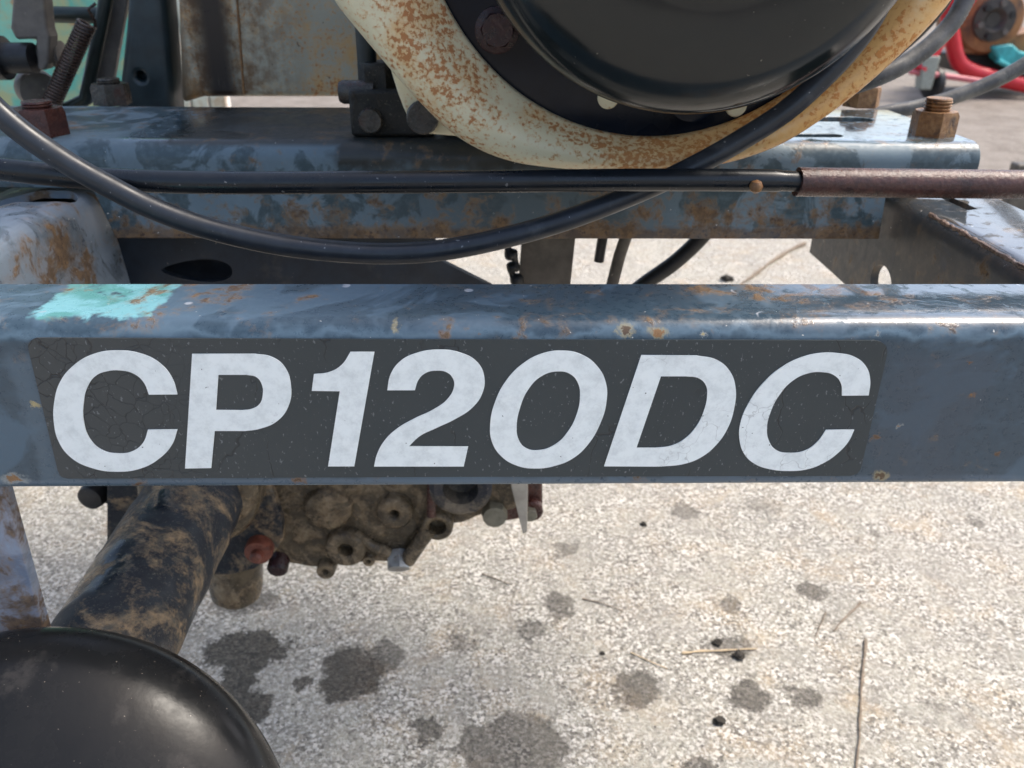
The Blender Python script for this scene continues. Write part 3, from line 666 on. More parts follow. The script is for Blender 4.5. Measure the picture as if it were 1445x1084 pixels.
disc(858, 138, 15, 0.131, 0.0016, M_CREAM2, 'plug', engine); disc(1038, 149, 15, 0.131, 0.0016, M_CREAM2, 'plug', engine)
M_BOLTR = rusty('dark_red_paint_bolt', (0.020, 0.006, 0.007, 1), (0.040, 0.011, 0.011, 1), (0.012, 0.006, 0.006, 1), 0.36)
w = disc(701, 43, 31, 0.131, 0.0022, M_BOLTR, 'flange_bolt', engine)
p = PY(702, 42, 0.1285); link('bolt_head', hexbolt_bm(p, (0, -1, 0), 0.0135, 0.006, 0.2, 0.2), M_BOLTR, w)
link('drain_lip', lathe_bm([(0.008, 0.0), (0.012, 0.002), (0.012, 0.004), (0.0, 0.006)], (0, -1, 0.1), PY(975, 134, 0.128), 24, cap=False), M_NAVY, engine)
# ear with bolt at the lower left of the housing
ear = link('mounting_ear', prism_bm([PY(x, y, 0.152) for x, y in ((550, 95), (560, 128), (569, 152), (577, 170), (586, 182), (600, 189), (625, 191), (700, 197), (720, 180), (640, 90))], V((0, 0.006, 0))), M_CREAM2, engine, smooth=False, bevel=(0.0012, 2))
e = disc(597, 165, 23, 0.152, 0.004, M_NUTG, 'ear_bolt', engine)
M_CASE = muddy('oily_casting', (0.014, 0.014, 0.012, 1), (0.028, 0.026, 0.022, 1), (0.045, 0.039, 0.031, 1), (0.07, 0.06, 0.046, 1), 0.55, 40, 0.55)
def box_bm(x0, x1, y0, y1, z0, z1, bm=None):
    return prism_bm([V((x0, y0, z0)), V((x1, y0, z0)), V((x1, y1, z0)), V((x0, y1, z0))], V((0, 0, z1-z0)), bm)
link('crankcase', box_bm(-0.035, 0.165, 0.2015, 0.40, BZ+0.0005, 0.72), M_CASE, engine, bevel=(0.01, 3))
link('sky_blocker', box_bm(-0.12, 0.20, 0.175, 0.52, 0.7205, 0.86), M_CREAM2, engine, bevel=(0.02, 4))  # unseen box added above the engine to block skylight
a, b = PY(497, 205, 0.205), PY(650, 128, 0.205)
mb = link('mounting_foot', box_bm(a.x, -0.0355, 0.204, 0.235, BZ+0.0005, b.z), M_CASE, engine, bevel=(0.002, 2))
disc(524, 169, 17, 0.204, 0.006, M_NUTG, 'foot_bolt', engine)
p0, p1 = PY(505, 131, 0.215), PY(560, 96, 0.215)
link('foot_nut', hexbolt_bm(V(((p0.x+p1.x)/2, 0.222, b.z)), (0, 0, 1), (p1.x-p0.x)*0.9, p1.z-p0.z, 0.1, 0.2), M_CASE, engine, auto=25)
link('foot_stud', lathe_bm([(0.0055, 0.0), (0.0055, 0.05), (0, 0.0505)], (0, 0, 1), V(((p0.x+p1.x)/2-0.006, 0.222, p1.z-0.001)), 18, cap=False), M_POST, engine)
p = PY(499, 130, 0.215); link('foot_pin', lathe_bm([(0.0065, 0.012), (0.0065, -0.006), (0.0055, -0.008), (0, -0.008)], (1, 0, 0), p, 18, cap=False), M_NUTG, engine)
# stained cream box behind
def box_stain(k, col):
    o = k.xyz(); xa, xb = PY(284, 60, 0.36).x, PY(318, 60, 0.36).x
    v = k.scalevec(1, 1, 0.12); st = k.noise(60, 5, 0.65, vec=v)
    m1 = k.math('MULTIPLY', k.mr(o[0], xa-0.012, xa+0.006), k.mr(o[0], xb-0.004, xb+0.012, 1, 0))
    m2 = k.math('MULTIPLY', k.mr(o[0], xa-0.03, xa, 0.3, 1), k.mr(o[0], xb, xb+0.075, 1, 0)); iso = k.noise(75, 6, 0.72)
    col = k.mix(k.math('MULTIPLY', m2, k.mr(k.math('ADD', k.math('MULTIPLY', st, 0.4), k.math('MULTIPLY', iso, 0.6)), 0.40, 0.58)), col, (0.15, 0.075, 0.026, 1))
    col = k.mix(k.math('MULTIPLY', m1, k.mr(st, 0.22, 0.45)), col, (0.020, 0.013, 0.010, 1))
    lf = k.mr(o[0], xa-0.02, xa-0.008, 1, 0)
    col = k.mix(k.math('MULTIPLY', lf, k.mr(st, 0.4, 0.62)), col, (0.10, 0.07, 0.04, 1))
    return col
M_TANK = cream_mat('stained_cream_paint', 0.47, 0.63, stain=box_stain, base=(0.40, 0.385, 0.30, 1))
tank = thing('fuel_box', 'stained cream metal box with dark rust streak behind the engine beam', 'box', PY(370, 140, 0.40))
bm = prism_bm([PY(236, -160, 0.362)+V((0.004, 0, 0)), PY(540, -160, 0.362), PY(540, 137, 0.362), PY(285, 137, 0.362), PY(256, 146, 0.362)], V((0, 0.10, 0)))
link('box_shell', bm, M_TANK, tank, smooth=False, bevel=(0.004, 3))
f0, f1 = PY(520, 141, 0.38), PY(545, 150, 0.38)
link('box_bracket', box_bm(PY(515, 140, .38).x, PY(545, 140, .38).x, 0.372, 0.42, BZ-0.06, PY(500, 134, 0.372).z+0.004), M_CASE, tank, bevel=(0.001, 1))
s0 = PY(330, -60, 0.362); s1 = PY(344, 132, 0.362)
link('panel_seam', tube_bm([s0+V((0, -0.0002, 0)), s1+V((0, -0.0002, 0))], 0.0009, 8), M_NUTB, tank)

# ------------------------------------------------------------------ cables
def pxpath(l, n=10): return catmull([PY(x, y, d) for x, y, d in l], n)
M_CAB1 = plain('grey_black_cable_sheath', (0.020, 0.025, 0.033, 1), 0.36, 0.2, 120, dust=(0.09, 0.095, 0.10, 1), dthr=0.66, bump=0.08)
M_CAB2 = plain('black_cable_sheath', (0.007, 0.010, 0.014, 1), 0.30, 0.2, 120, dust=(0.07, 0.07, 0.07, 1), dthr=0.7, bump=0.08)
cb = tag(link('control_cable', tube_bm(pxpath([(-60, 100, .07), (-25, 135, .07), (0, 160, .07), (40, 193, .070), (95, 230, .071), (150, 261, .072), (220, 296, .074), (300, 324, .077), (400, 346, .080), (500, 356.5, .083), (580, 357, .085), (650, 349, .087), (730, 331, .090), (800, 310, .093), (870, 284, .097), (940, 254, .100), (1000, 224, .1015), (1060, 189, .1025), (1110, 156, .103), (1155, 116, .1035), (1192, 78, .1035), (1225, 35, .1035), (1248, -10, .104), (1265, -60, .104)], 9), 0.0049, 16), M_CAB1), 'dark grey cable hanging in a long loop across the engine beam', 'cable')
rod = thing('brake_cable', 'straight black cable running into a rusty brown steel tube', 'cable', PY(720, 256, .085))
link('cable_sheath', tube_bm(pxpath([(-60, 233, .082), (0, 239, .0825), (60, 245, .083), (150, 253, .084), (300, 258, .085), (500, 257.5, .086), (700, 256, .087), (900, 254, .087), (1060, 254.5, .087), (1136, 256.5, .087)], 9), lambda t: 0.0050 if t < 0.93 else 0.0046, 16), M_CAB2, rod)
M_TUBE = rusty('wet_brown_rust_tube', (0.060, 0.026, 0.022, 1), (0.105, 0.045, 0.034, 1), (0.04, 0.02, 0.018, 1), 0.27, 260, 0.4)
link('steel_tube', tube_bm(pxpath([(1133, 256.5, .087), (1140, 257, .087), (1300, 259, .087), (1445, 260.5, .087), (1540, 261, .087)], 8), lambda t: 0.0064, 20), M_TUBE, rod)
p = PY(1067, 263, 0.081); link('drip', lathe_bm([(0, -0.0035), (0.0024, -0.002), (0.003, 0), (0.0022, 0.002), (0, 0.003)], (0, 0, 1), p, 16, cap=False), M_NUTB, rod)
M_HOSE = plain('dusty_grey_hose', (0.055, 0.058, 0.060, 1), 0.5, 0.25, 150, dust=(0.16, 0.16, 0.15, 1), dthr=0.56)
tag(link('ribbed_hose', tube_bm(pxpath([(1395, -60, .27), (1367, -10, .27), (1345, 30, .265), (1315, 62, .26), (1280, 88, .255), (1240, 108, .25), (1190, 125, .25), (1150, 140, .25)], 14), lambda t: 0.0056+0.0002*math.sin(t*300), 16), M_HOSE), 'grey ribbed hose curving up behind the rusty right edge of the fan housing', 'hose')
tag(link('thin_hose', tube_bm(pxpath([(1352, -60, .24), (1337, -10, .24), (1310, 28, .24), (1275, 62, .24), (1235, 92, .24), (1190, 115, .24), (1140, 132, .24)], 10), 0.0042, 14), M_BLK), 'thin black hose hugging the back of the fan housing', 'hose')
tag(link('long_hose', tube_bm(pxpath([(1560, 10, .40), (1500, 55, .40), (1445, 92, .40), (1400, 116, .40), (1340, 139, .40), (1290, 152, .40), (1240, 161, .40), (1180, 180, .40), (1100, 230, .40)], 10), 0.0058, 14), M_HOSE), 'plain grey hose crossing in front of the red cart', 'hose')
tag(link('drain_hose', tube_bm(pxpath([(1010, 310, .30), (985, 340, .30), (950, 372, .30), (905, 404, .30), (850, 450, .30)], 8), 0.0058, 12), M_BLK), 'black hose slanting down under the engine beam', 'hose')
lc = [(712, 325, .24), (717, 352, .24), (727, 368, .24), (722, 385, .24), (733, 402, .24), (740, 440, .24)]
tag(link('knotted_cable', tube_bm(pxpath(lc, 8), lambda t: 0.0034+0.0014*math.sin(t*28), 12), M_BLK), 'short black lumpy cable hanging beside the grey hanger plate', 'cable')

# ------------------------------------------------------------------ linkage, spring and teal panel at the left rear
M_LINK = plain('grey_brown_steel', (0.115, 0.105, 0.095, 1), 0.45, 0.2, 90, dust=(0.17, 0.15, 0.12, 1))
M_DKGR = plain('dark_green_black_paint', (0.012, 0.022, 0.020, 1), 0.4, 0.3, 60)
lk = thing('control_linkage', 'dark steel lever linkage with rollers and pivot pin beside the coil spring', 'linkage', PY(60, 150, 0.37))
link('flat_link', prism_bm([PY(x, y, 0.40) for x, y in ((160, -60), (186, -60), (180, 0), (155, 140), (128, 140), (154, 0))], V((0, 0.006, 0))), M_LINK, lk, smooth=False, bevel=(0.001, 2))
link('side_rod', tube_bm([PY(156, -40, .39), PY(148, 10, .39), PY(132, 90, .39), PY(121, 140, .39), PY(100, 152, .39), PY(60, 165, .39)], 0.0052, 12), M_DKGR, lk)
link('cross_rod', tube_bm([PY(40, 20, .405), PY(146, 22, .395)], 0.0058, 12), M_DKGR, lk)
link('lever_plate', prism_bm([PY(x, y, 0.355) for x, y in ((22, -60), (56, -60), (66, 40), (70, 52), (68, 90), (62, 100), (52, 98), (50, 55), (22, 56), (14, 40))], V((0, 0.014, 0))), M_LINK, lk, smooth=False, bevel=(0.002, 3))
link('pivot_pin', tube_bm([PY(-60, 82, .36), PY(48, 82, .36)], 0.0105, 20), M_BLK, lk)
link('pin_collar', tube_bm([PY(-60, 82, .36), PY(8, 82, .36)], 0.0150, 20), M_BLK, lk)
link('roller', tube_bm([PY(60, 76, .372), PY(88, 76, .372)], lambda t: 0.0105 if .05 < t < .95 else 0.009, 20), M_LINK, lk)
p = PY(55, 128, 0.375); link('roller_disc', lathe_bm([(0.0, -0.004), (0.0135, -0.004), (0.0145, -0.002), (0.0145, 0.010), (0.012, 0.012), (0, 0.012)], (-0.6, 0.75, 0.1), p, 28, cap=False), M_LINK, lk)
# coil spring
a, b = PY(66, 160, 0.362), PY(124, 30, 0.362); axv = (b-a); L = axv.length; axn = axv.normalized(); u = axn.orthogonal().normalized(); v2 = axn.cross(u)
turns, nn = 30, 30*12; path = []
for i in range(nn+1):
    t = i/nn; an = 2*math.pi*turns*t; path.append(a+axv*(0.02+0.96*t)+(u*math.cos(an)+v2*math.sin(an))*0.0058)
path += [path[-1]+axn*0.004+u*-0.002, b+axn*0.008-u*0.003, b+axn*0.014]
tag(link('coil_spring', tube_bm(path, L*0.96/30/2*0.90, 8), rusty('brown_spring_steel', (0.040, 0.024, 0.018, 1), (0.075, 0.045, 0.034, 1), (0.028, 0.018, 0.015, 1), 0.30)), 'brown close wound coil spring slanting up beside the red brown nut', 'spring')
def teal_mat():
    k = NT('rust_bleeding_teal_paint')
    col = k.mix(k.mr(k.noise(9, 5, 0.6), 0.4, 0.62), (0.10, 0.40, 0.33, 1), (0.20, 0.52, 0.42, 1))
    col = k.mix(k.mr(k.noise(14, 6, 0.68, dist=0.4), 0.44, 0.60), col, (0.36, 0.40, 0.22, 1))
    col = k.mix(k.mr(k.noise(22, 7, 0.7), 0.54, 0.66), col, (0.40, 0.22, 0.10, 1))
    return k.done(col, 0.5, 0, k.bump(k.noise(60, 5, 0.7), 0.3, 0.002))
pa, pb = PY(-120, 0, 0.72), PY(216, 0, 0.72)
tp = thing('machine_guard', 'rust bleeding teal sheet guard standing behind the coil spring', 'guard', ((pa.x+pb.x)/2, 0.72, 0))
link('panel_sheet', box_bm(pa.x, pb.x, 0.72, 0.726, 0.0, 0.80), teal_mat(), tp, smooth=False, bevel=(0.0015, 1))
link('panel_flange', box_bm(pb.x-0.03, pb.x, 0.7265, 0.75, 0.0, 0.80), M_DKGR, tp, smooth=False)
wb_a, wb_b = PY(219, 0, 0.95), PY(300, 0, 0.95)
wb = thing('bright_fill', 'added pale upright standing in for the bright strip beside the dark post', 'stand-in', ((wb_a.x+wb_b.x)/2, 0.95, 0))  # pale upright added to fill the bright strip beside the post
k = NT('bright_fill_paint')
kc = k.mix(k.mr(k.noise(9, 6, 0.7), 0.45, 0.62), (0.72, 0.72, 0.70, 1), (0.48, 0.33, 0.22, 1))
M_PALE = k.done(kc, 0.6)
for i in range(3):
    x0 = wb_a.x+(wb_b.x-wb_a.x)*i/3
    link('fill_strip', box_bm(x0+0.001, x0+(wb_b.x-wb_a.x)/3-0.001, 0.95, 0.97, 0.0, 0.75), M_PALE, wb, smooth=False, bevel=(0.002, 1))

# ------------------------------------------------------------------ gearbox, axle and wheel below the bar
GY = 0.200
M_GEAR = muddy('muddy_brown_casting', (0.055, 0.042, 0.027, 1), (0.11, 0.085, 0.052, 1), (0.17, 0.12, 0.068, 1), (0.30, 0.23, 0.145, 1), 0.53, 40, 0.36, 0.55)
M_AXLE = muddy('mud_caked_navy_tube', (0.006, 0.010, 0.018, 1), (0.016, 0.022, 0.030, 1), (0.10, 0.09, 0.072, 1), (0.36, 0.25, 0.14, 1), 0.54, 28, 0.5, 0.45)
gb = thing('gearbox', 'mud caked brown cast gearbox with bolt bosses under the lettered bar', 'gearbox', PY(560, 800, GY+0.03))
go = [(360, 640), (372, 690), (378, 740), (378, 780), (398, 796), (430, 803), (455, 806), (492, 799), (545, 798), (572, 790), (588, 765), (610, 752), (650, 742), (690, 726), (730, 722), (745, 690), (748, 640)]
poly = [PY(x, y, GY) for x, y in go]
bm = prism_bm(poly, V((0, 0.055, 0)))
body = link('casing', bm, M_GEAR, gb, bevel=(0.006, 4), auto=60)
rm = body.modifiers.new('remesh', 'REMESH'); rm.mode = 'VOXEL'; rm.voxel_size = 0.0028; rm.use_smooth_shade = True
dg = bpy.context.evaluated_depsgraph_get(); nm = bpy.data.meshes.new_from_object(body.evaluated_get(dg))
body.modifiers.clear(); body.data = nm; nm.name = 'casing'
for v in nm.vertices:
    v.co += v.normal*(0.0018*mnoise.noise(v.co*40)+0.0008*mnoise.noise(v.co*110))
for f in nm.polygons: f.use_smooth = True
def boss(px, py, rpx, hole, h=0.007, mat=None, name='boss'):
    p = PY(px, py, GY-h); r = rpx*mpp(p); q = p
    prof = [(r*1.12, h+0.004), (r*1.04, h*0.6), (r, 0.0012), (r*0.88, 0.0)]
    if hole: hr = hole*mpp(p); prof += [(hr*1.35, 0.0), (hr, 0.0012), (hr*0.95, h*1.1), (0, h*1.1)]
    else: prof += [(r*0.4, -0.0004), (0, -0.0005)]
    return link(name, lathe_bm(prof, (0, 1, 0), q, 32, cap=False), mat or M_GEAR, gb, auto=50)
boss(487, 778, 28, 11, 0.010); boss(459, 808, 13, 4, 0.007); boss(556, 727, 25, 7, 0.009); boss(462, 722, 33, 0, 0.005); boss(617, 746, 22, 13, 0.010); boss(520, 793, 9, 3, 0.006); boss(522, 775, 7, 3, 0.004)
link('shaft_tube', lathe_bm([(0.022, 0.03), (0.021, 0.0), (0.018, -0.002), (0.012, -0.001), (0.011, 0.012), (0, 0.012)], (0, 1, 0), PY(650, 690, GY-0.02), 36, cap=False), muddy('muddy_dark_tube', (0.02, 0.022, 0.03, 1), (0.05, 0.045, 0.04, 1), (0.12, 0.10, 0.075, 1), (0.22, 0.18, 0.13, 1), 0.53, 40), gb)
link('rib', tube_bm([PY(575, 790, GY-.004), PY(592, 765, GY-.006), PY(606, 745, GY-.006)], lambda t: 0.006, 12), M_GEAR, gb)
link('rib', tube_bm([PY(500, 752, GY-.003), PY(525, 770, GY-.004), PY(550, 780, GY-.003)], lambda t: 0.004, 12), M_GEAR, gb)
M_ZINC = plain('grey_zinc_bolt', (0.34, 0.35, 0.35, 1), 0.35, 0.25, 150, metal=0.3, dust=(0.25, 0.16, 0.09, 1), dthr=0.58)
p = PY(560, 802, GY-0.012); hb = link('drain_bolt', hexbolt_bm(p+V((0, 0.014, 0.004)), (0.05, -0.8, -0.6), 0.0155, 0.013, 0.15, 0.5), M_ZINC, gb, auto=25)
M_OLIVE = plain('olive_grey_bolt', (0.17, 0.16, 0.12, 1), 0.4, 0.25, 150)
p = PY(698, 726, GY-0.004); link('olive_bolt', hexbolt_bm(p+V((0, 0.008, 0)), (0, -1, 0), 0.0160, 0.012, 0.15, 0.1), M_OLIVE, gb, auto=25)
p = PY(750, 722, GY+0.01); wsh = link('red_washer', lathe_bm([(0.0085, 0.006), (0.0085, 0), (0.0075, -0.001), (0, -0.001)], (0, 1, 0), p, 28, cap=False), M_NUTR, gb)
link('washer_bolt', hexbolt_bm(p+V((-0.001, 0, 0)), (0, -1, 0), 0.009, 0.006, 0.15), M_OLIVE, wsh, auto=25)
link('bolt_arm', prism_bm([PY(x, y, GY+0.016) for x, y in ((690, 640), (765, 640), (766, 715), (752, 730), (720, 735), (690, 740))], V((0, 0.01, 0))), M_NUTR, gb, smooth=False, bevel=(0.002, 2))
link('blade_strip', prism_bm([PY(x, y, GY-0.012) for x, y in ((715, 640), (741, 640), (745, 690), (744, 751), (738, 754), (722, 690))], V((0, 0.003, 0))), plain('bare_grey_strip', (0.36, 0.33, 0.28, 1), 0.45, 0.2, 60), gb, smooth=False, bevel=(0.0004, 1))
link('red_stud', tube_bm([PY(609, 640, GY-.008), PY(609, 728, GY-.010)], 0.0032, 12), M_NUTR, gb)
# axle
TX, TZ, TR = -0.193, 0.215, 0.0305
ax_ = thing('axle', 'mud caked dark blue axle tube running to the black domed guard plate', 'axle', (TX, 0.1, TZ-TR))
path = [V((TX, -0.005+0.21*i/40, TZ)) for i in range(41)]
tb = link('axle_tube', tube_bm(path, TR, 56), M_AXLE, ax_)
for v in tb.data.vertices:
    d = V((v.co.x-TX, 0, v.co.z-TZ)); v.co += d.normalized()*(0.0009*mnoise.noise(v.co*60)+0.0006*mnoise.noise(v.co*160))
# mud crust along the left side
random.seed(2)
bm = bmesh.new(); path = [V((TX-TR*0.93, 0.06+0.13*i/50, TZ-TR*0.30)) for i in range(51)]
tube_bm(path, lambda t: 0.004+0.0022*mnoise.noise(V((t*14, 0, 0)))+0.0012*mnoise.noise(V((t*40, 2, 0))), 10, bm)
link('weld_seam', bm, M_CASE, ax_)
link('collar', lathe_bm([(TR, 0.158), (TR+0.005, 0.160), (TR+0.0085, 0.166), (TR+0.0085, 0.186), (TR, 0.1865)], (0, 1, 0), V((TX, 0, TZ)), 56, cap=False), M_GEAR, ax_)
fl = [(250, 640), (372, 640), (384, 690), (398, 735), (399, 762), (385, 785), (360, 803), (325, 812), (290, 812), (150, 800), (150, 640)]
link('flange_plate', prism_bm([PY(x, y, 0.187) for x, y in fl], V((0, 0.008, 0))), M_AXLE, ax_, smooth=False, bevel=(0.0015, 2))
M_BRICK = rusty('brick_red_bolt', (0.15, 0.045, 0.03, 1), (0.24, 0.08, 0.05, 1), (0.10, 0.035, 0.025, 1), 0.42)
p = PY(368, 770, 0.187)
bo = link('flange_bolt', lathe_bm([(0.0095, 0), (0.0098, 0.006), (0.009, 0.009), (0.0045, 0.0095), (0.0045, 0.014), (0.003, 0.0155), (0, 0.0158)], (0, -1, 0), p, 28, cap=False), M_BRICK, ax_)
p = PY(393, 797, 0.196); link('flange_bolt', lathe_bm([(0.0075, -0.012), (0.0075, 0.004), (0.006, 0.006), (0, 0.006)], (0, -1, -0.3), p, 24, cap=False), M_BOLTR, ax_)
p = PY(333, 838, 0.205)
link('drain_cup', lathe_bm([(0, -0.006), (0.013, -0.005), (0.018, 0.0), (0.0195, 0.008), (0.019, 0.05)], (0.12, 0.1, 1), p, 36), M_GEAR, ax_)
p = PY(126, 704, 0.19); link('black_bolt', lathe_bm([(0.0085, 0.02), (0.0095, 0.004), (0.0085, 0.0), (0.006, -0.001), (0, -0.001)], (0.15, 1, 0), p, 22, cap=False), M_BLK, ax_)
link('bolt_bracket', prism_bm([PY(x, y, 0.198) for x, y in ((118, 640), (210, 640), (210, 700), (172, 745), (160, 728), (152, 712), (118, 705))], V((0, 0.008, 0))), M_BLK, ax_, smooth=False, bevel=(0.001, 1))
# wheel: smooth domed black cover
def wheel_mat():
    k = NT('wet_black_rubber')
    col = k.mix(k.noise(30, 4, 0.6), (0.006, 0.007, 0.008, 1), (0.016, 0.016, 0.016, 1))
    col = k.mix(k.mr(k.noise(800, 2, 0.5), 0.75, 0.77), col, (0.35, 0.30, 0.25, 1))
    col = k.mix(k.math('MULTIPLY', k.mr(k.noise(45, 6, 0.7), 0.55, 0.7), 0.25), col, (0.10, 0.09, 0.08, 1))
    n1 = k.noise(300, 4, 0.6)
    return k.done(col, k.mr(k.noise(40, 5, 0.65), 0.3, 0.7, 0.17, 0.34), 0, k.bump(n1, 0.08, 0.0006), 0.20)
wc = PY(8, 1306, -0.085); wr = 404*mpp(wc)
gax = V((0.22, -0.66, 0.70)).normalized()
wh = thing('axle_guard', 'smooth glossy black domed guard plate at the end of the muddy axle', 'guard', wc+V((0, 0, -0.06)))
dp = []
for i in range(25):
    t = i/24; dp.append((wr*math.sin(t*math.pi/2*0.999)*1.0 if t > 0 else 0.0, 0.034*math.cos(t*math.pi/2) if t < 1 else 0.0))
dp += [(wr*1.004, -0.003), (wr*0.995, -0.006), (wr*0.97, -0.005), (wr*0.8, 0.014), (wr*0.4, 0.026), (0, 0.029)]
M_GUARD = wheel_mat()
gd = link('guard_dome', lathe_bm(dp, gax, wc, 120, cap=False), M_GUARD, wh, auto=50)
link('guard_hub', lathe_bm([(0.035, 0.02), (0.035, -0.03), (0.02, -0.045), (0, -0.045)], gax, wc, 40, cap=False), M_BLK, wh)

# ------------------------------------------------------------------ red cart with a rusty engine, behind
RY = PZ(1300, 142).y
M_RED = plain('red_gloss_paint', (0.58, 0.022, 0.035, 1), 0.38, 0.12, 20)
cart = thing('red_cart', 'red tubular steel cart on casters standing in the yard', 'cart', (PZ(1300, 142).x, RY, 0))
def rt(l, r, n=8): return tube_bm(catmull([PY(x, y, d) for x, y, d in l], n), r, 14)
link('frame_tube', rt([(1338, -60, RY+.1), (1337, 10, RY+.1), (1343, 50, RY+.1), (1352, 86, RY+.1), (1372, 101, RY+.1), (1400, 109, RY+.1), (1460, 123, RY+.1), (1600, 150, RY+.1)], 0.034), M_RED, cart)
link('frame_tube', rt([(1400, -60, RY+.05), (1368, -5, RY+.05), (1330, 50, RY+.03), (1298, 100, RY)], 0.034), M_RED, cart)
link('thin_rail', rt([(1284, 101, RY), (1330, 107, RY), (1385, 115, RY)], 0.013), plain('pale_red_paint', (0.55, 0.15, 0.17, 1), 0.4, 0.1, 20), cart)
g = PZ(1300, 142)
link('caster_fork', prism_bm([V((g.x-0.03, RY-0.03, 0.05)), V((g.x+0.02, RY-0.03, 0.05)), V((g.x+0.03, RY-0.03, 0.19)), V((g.x-0.05, RY-0.03, 0.19))], V((0, 0.06, 0))), plain('dull_zinc', (0.30, 0.32, 0.28, 1), 0.5), cart, bevel=(0.006, 2))
link('caster_wheel', lathe_bm([(0.0, -0.022), (0.05, -0.022), (0.068, -0.014), (0.072, 0), (0.068, 0.014), (0.05, 0.022), (0, 0.022)], (1, 0.2, 0), V((g.x+0.055, RY+0.04, 0.072)), 32, cap=False), M_BLK, cart)
g2 = PY(1590, 150, RY+.1)
link('caster_fork', prism_bm([V((g2.x-0.03, RY+0.07, 0.0)), V((g2.x+0.02, RY+0.07, 0.0)), V((g2.x+0.03, RY+0.07, g2.z)), V((g2.x-0.05, RY+0.07, g2.z))], V((0, 0.06, 0))), plain('dull_zinc_fork', (0.30, 0.32, 0.28, 1), 0.5), cart, bevel=(0.006, 2))
oe = thing('rusty_motor', 'rusty brown round motor lying on the red cart', 'motor', PY(1400, 75, RY+.2))
M_OR = rusty('orange_brown_rust', (0.20, 0.09, 0.035, 1), (0.34, 0.16, 0.06, 1), (0.06, 0.04, 0.03, 1), 0.55, 12)
mc = PY(1402, 28, RY+.12)
link('motor_case', lathe_bm([(0.05, 0.02), (0.09, 0.0), (0.135, 0.01), (0.15, 0.04), (0.15, 0.26), (0.1, 0.30), (0, 0.30)], (0.1, 1, 0), mc, 32), M_OR, oe)
link('motor_face', lathe_bm([(0.095, 0.02), (0.09, -0.015), (0.05, -0.02), (0.03, 0.0), (0, 0.0)], (0.1, 1, 0), mc, 28, cap=False), plain('dark_grease', (0.05, 0.045, 0.04, 1), 0.4, 0.3, 25), oe)
for i in range(6):
    an = i*math.pi/3+0.3; pp = mc+V((math.cos(an)*0.07, -0.02, math.sin(an)*0.07))
    link('bolt', hexbolt_bm(pp+V((0, 0.01, 0)), (0, -1, 0), 0.026, 0.02, 0.15), M_LINK if i % 2 else M_BLK, oe)
link('motor_foot', prism_bm([PY(x, y, RY+.15) for x, y in ((1368, 60), (1470, 40), (1470, 78), (1362, 76))], V((0, 0.2, 0))), M_OR, oe, bevel=(0.01, 2))
bx = thing('shadow_slab', 'black slab standing in for the dark shadow under the motor', 'shadow slab', PY(1400, 105, RY+.3))  # black slab put in place of the shadow below the motor
link('shadow_body', prism_bm([PY(x, y, RY+.2) for x, y in ((1350, 78), (1480, 78), (1480, 118), (1360, 104))], V((0, 0.35, 0))), M_BLK, bx, bevel=(0.01, 2))
link('shadow_rim', tube_bm([PY(1350, 77, RY+.2), PY(1480, 77, RY+.2)], 0.012, 10), M_BLK, bx)
tc = PY(1422, 78, RY+.1)
M_TEALP = plain('bright_teal_plastic', (0.05, 0.40, 0.42, 1), 0.45, 0.3, 20)
tl = thing('teal_cover', 'bright teal sheet metal cover beside the rusty motor', 'cover', tc)
link('cover_shell', prism_bm([PY(x, y, RY+.10) for x, y in ((1400, 66), (1430, 62), (1440, 72), (1470, 78), (1470, 104), (1418, 92), (1408, 84))], V((0, 0.08, 0))), M_TEALP, tl, bevel=(0.012, 3))
link('cover_lip', tube_bm([PY(1408, 85, RY+.09), PY(1425, 95, RY+.09), PY(1470, 107, RY+.09)], 0.012, 8), M_TEALP, tl)
pp = PY(1440, 262, 1.0); post2 = thing('dark_stake', 'dark rusty stake standing beyond the end of the right rail', 'stake', (PZ(1448, 330).x, PZ(1448, 330).y, 0))
sb = PZ(1450, 330)
link('stake_bar', prism_bm([V((PY(x, 300, sb.y).x, sb.y, 0)) for x in (1420, 1470)]+[V((PY(x, 232, sb.y).x, sb.y, PY(x, 232, sb.y).z)) for x in (1470, 1437)], V((0, 0.03, 0))), M_STRAP, post2, smooth=False, bevel=(0.003, 1))

# ------------------------------------------------------------------ litter on the concrete
M_TWIG = plain('dry_twig_bark', (0.20, 0.155, 0.11, 1), 0.7, 0.35, 200)
M_STRAW = plain('pale_straw', (0.55, 0.42, 0.26, 1), 0.6, 0.2, 200)
M_CLOD = plain('dark_soil', (0.030, 0.025, 0.018, 1), 0.8, 0.4, 300, bump=0.6)
def stick(name, pts, r, mat, label, cat, group=None):
    p3 = [PZ(x, y) for x, y in pts]; p3 = [p+V((0, 0, r*0.9+0.0006)) for p in p3]
    path = catmull(p3, 8)
    for i, p in enumerate(path): p += V((mnoise.noise(p*90), mnoise.noise(p*90+V((5, 5, 5))), 0))*r*0.8
    return tag(link(name, tube_bm(path, lambda t: r*(1.1-0.5*t)*(1+0.25*math.sin(t*23)), 8), mat), label, cat, group)
stick('twig', [(1222, 905), (1216, 960), (1213, 1020), (1206, 1100)], 0.0012, M_TWIG, 'long thin brown twig lying on the bare concrete', 'twig')
stick('twig', [(1214, 852), (1196, 870), (1175, 893)], 0.0010, M_TWIG, 'short dark twig with a kink next to a finer splinter', 'twig')
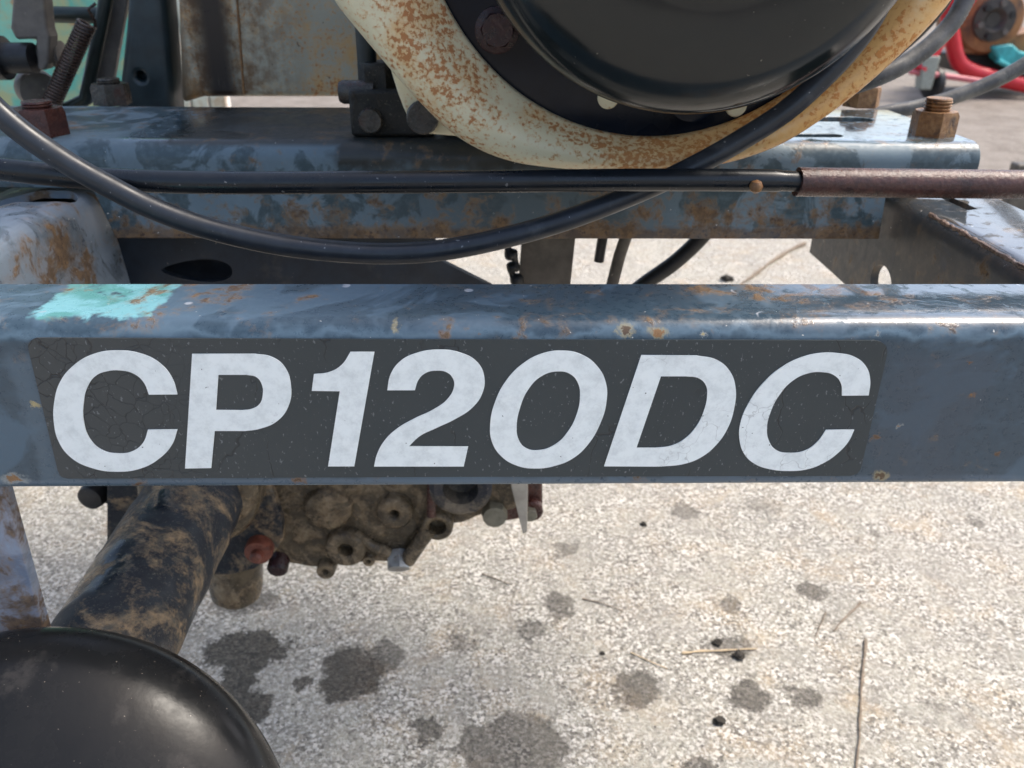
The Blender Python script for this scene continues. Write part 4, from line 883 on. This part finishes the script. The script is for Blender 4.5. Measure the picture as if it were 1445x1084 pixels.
stick('twig', [(1165, 866), (1158, 882), (1150, 900)], 0.0007, M_TWIG, 'hair thin splinter lying beside the kinked dark twig', 'twig')
stick('straw', [(962, 923), (1010, 920), (1068, 917)], 0.0010, M_STRAW, 'pale straw lying across two dark soil clods', 'straw')
stick('straw', [(890, 922), (915, 934), (942, 945)], 0.0006, M_STRAW, 'thin pale straw lying near the small round soil crumb', 'straw')
stick('straw', [(822, 846), (850, 853), (880, 864)], 0.0006, M_TWIG, 'thin brown stem beside a star shaped damp drop', 'straw')
stick('straw', [(680, 811), (700, 818), (722, 827)], 0.0006, M_TWIG, 'thin brown stem lying below the gearbox blade strip', 'straw')
stick('straw', [(470, 795), (520, 793), (545, 797)], 0.0005, M_STRAW, 'thin yellow straw on the concrete below the gearbox', 'straw')
stick('dry_stem', [(1135, 346), (1110, 358), (1080, 378), (1048, 402), (1000, 440)], 0.0035, M_TWIG, 'long dry stem lying on the bright concrete behind the bar', 'stem')
random.seed(9)
def clod(px, py, rpx, label):
    p = PZ(px, py); r = rpx*mpp(p); bm = bmesh.new()
    for j in range(5):                           # a clod is a few crumbs stuck together
        rr = r*(0.75 if j == 0 else random.uniform(0.28, 0.5)); an = random.uniform(0, 6.28); d = 0 if j == 0 else r*random.uniform(0.5, 0.9)
        g = bmesh.ops.create_icosphere(bm, subdivisions=3, radius=rr)
        for v in g['verts']:
            n0 = v.co.normalized(); v.co *= 1+0.5*mnoise.noise(n0*1.7+V((px+j, py, j)))+0.35*mnoise.noise(n0*5+V((j, px, 0)))
            v.co.z *= 0.75; v.co += V((p.x+d*math.cos(an), p.y+d*math.sin(an), rr*0.5)); v.co.z = max(v.co.z, 0.0003)
    return tag(link('soil_clod', bm, M_CLOD), label, 'soil clod')
clod(1015, 1020, 9, 'single dark brown soil clod with nothing touching it')
clod(1012, 908, 7, 'black soil clod above the pale straw'); clod(1042, 928, 9, 'larger black soil clod below the pale straw')
clod(908, 741, 5, 'small black crumb near the edge of the bar shadow'); clod(850, 923, 4, 'small round soil crumb near the thin pale straw')
clod(1025, 396, 9, 'dark crumb of debris beside the long dry stem')
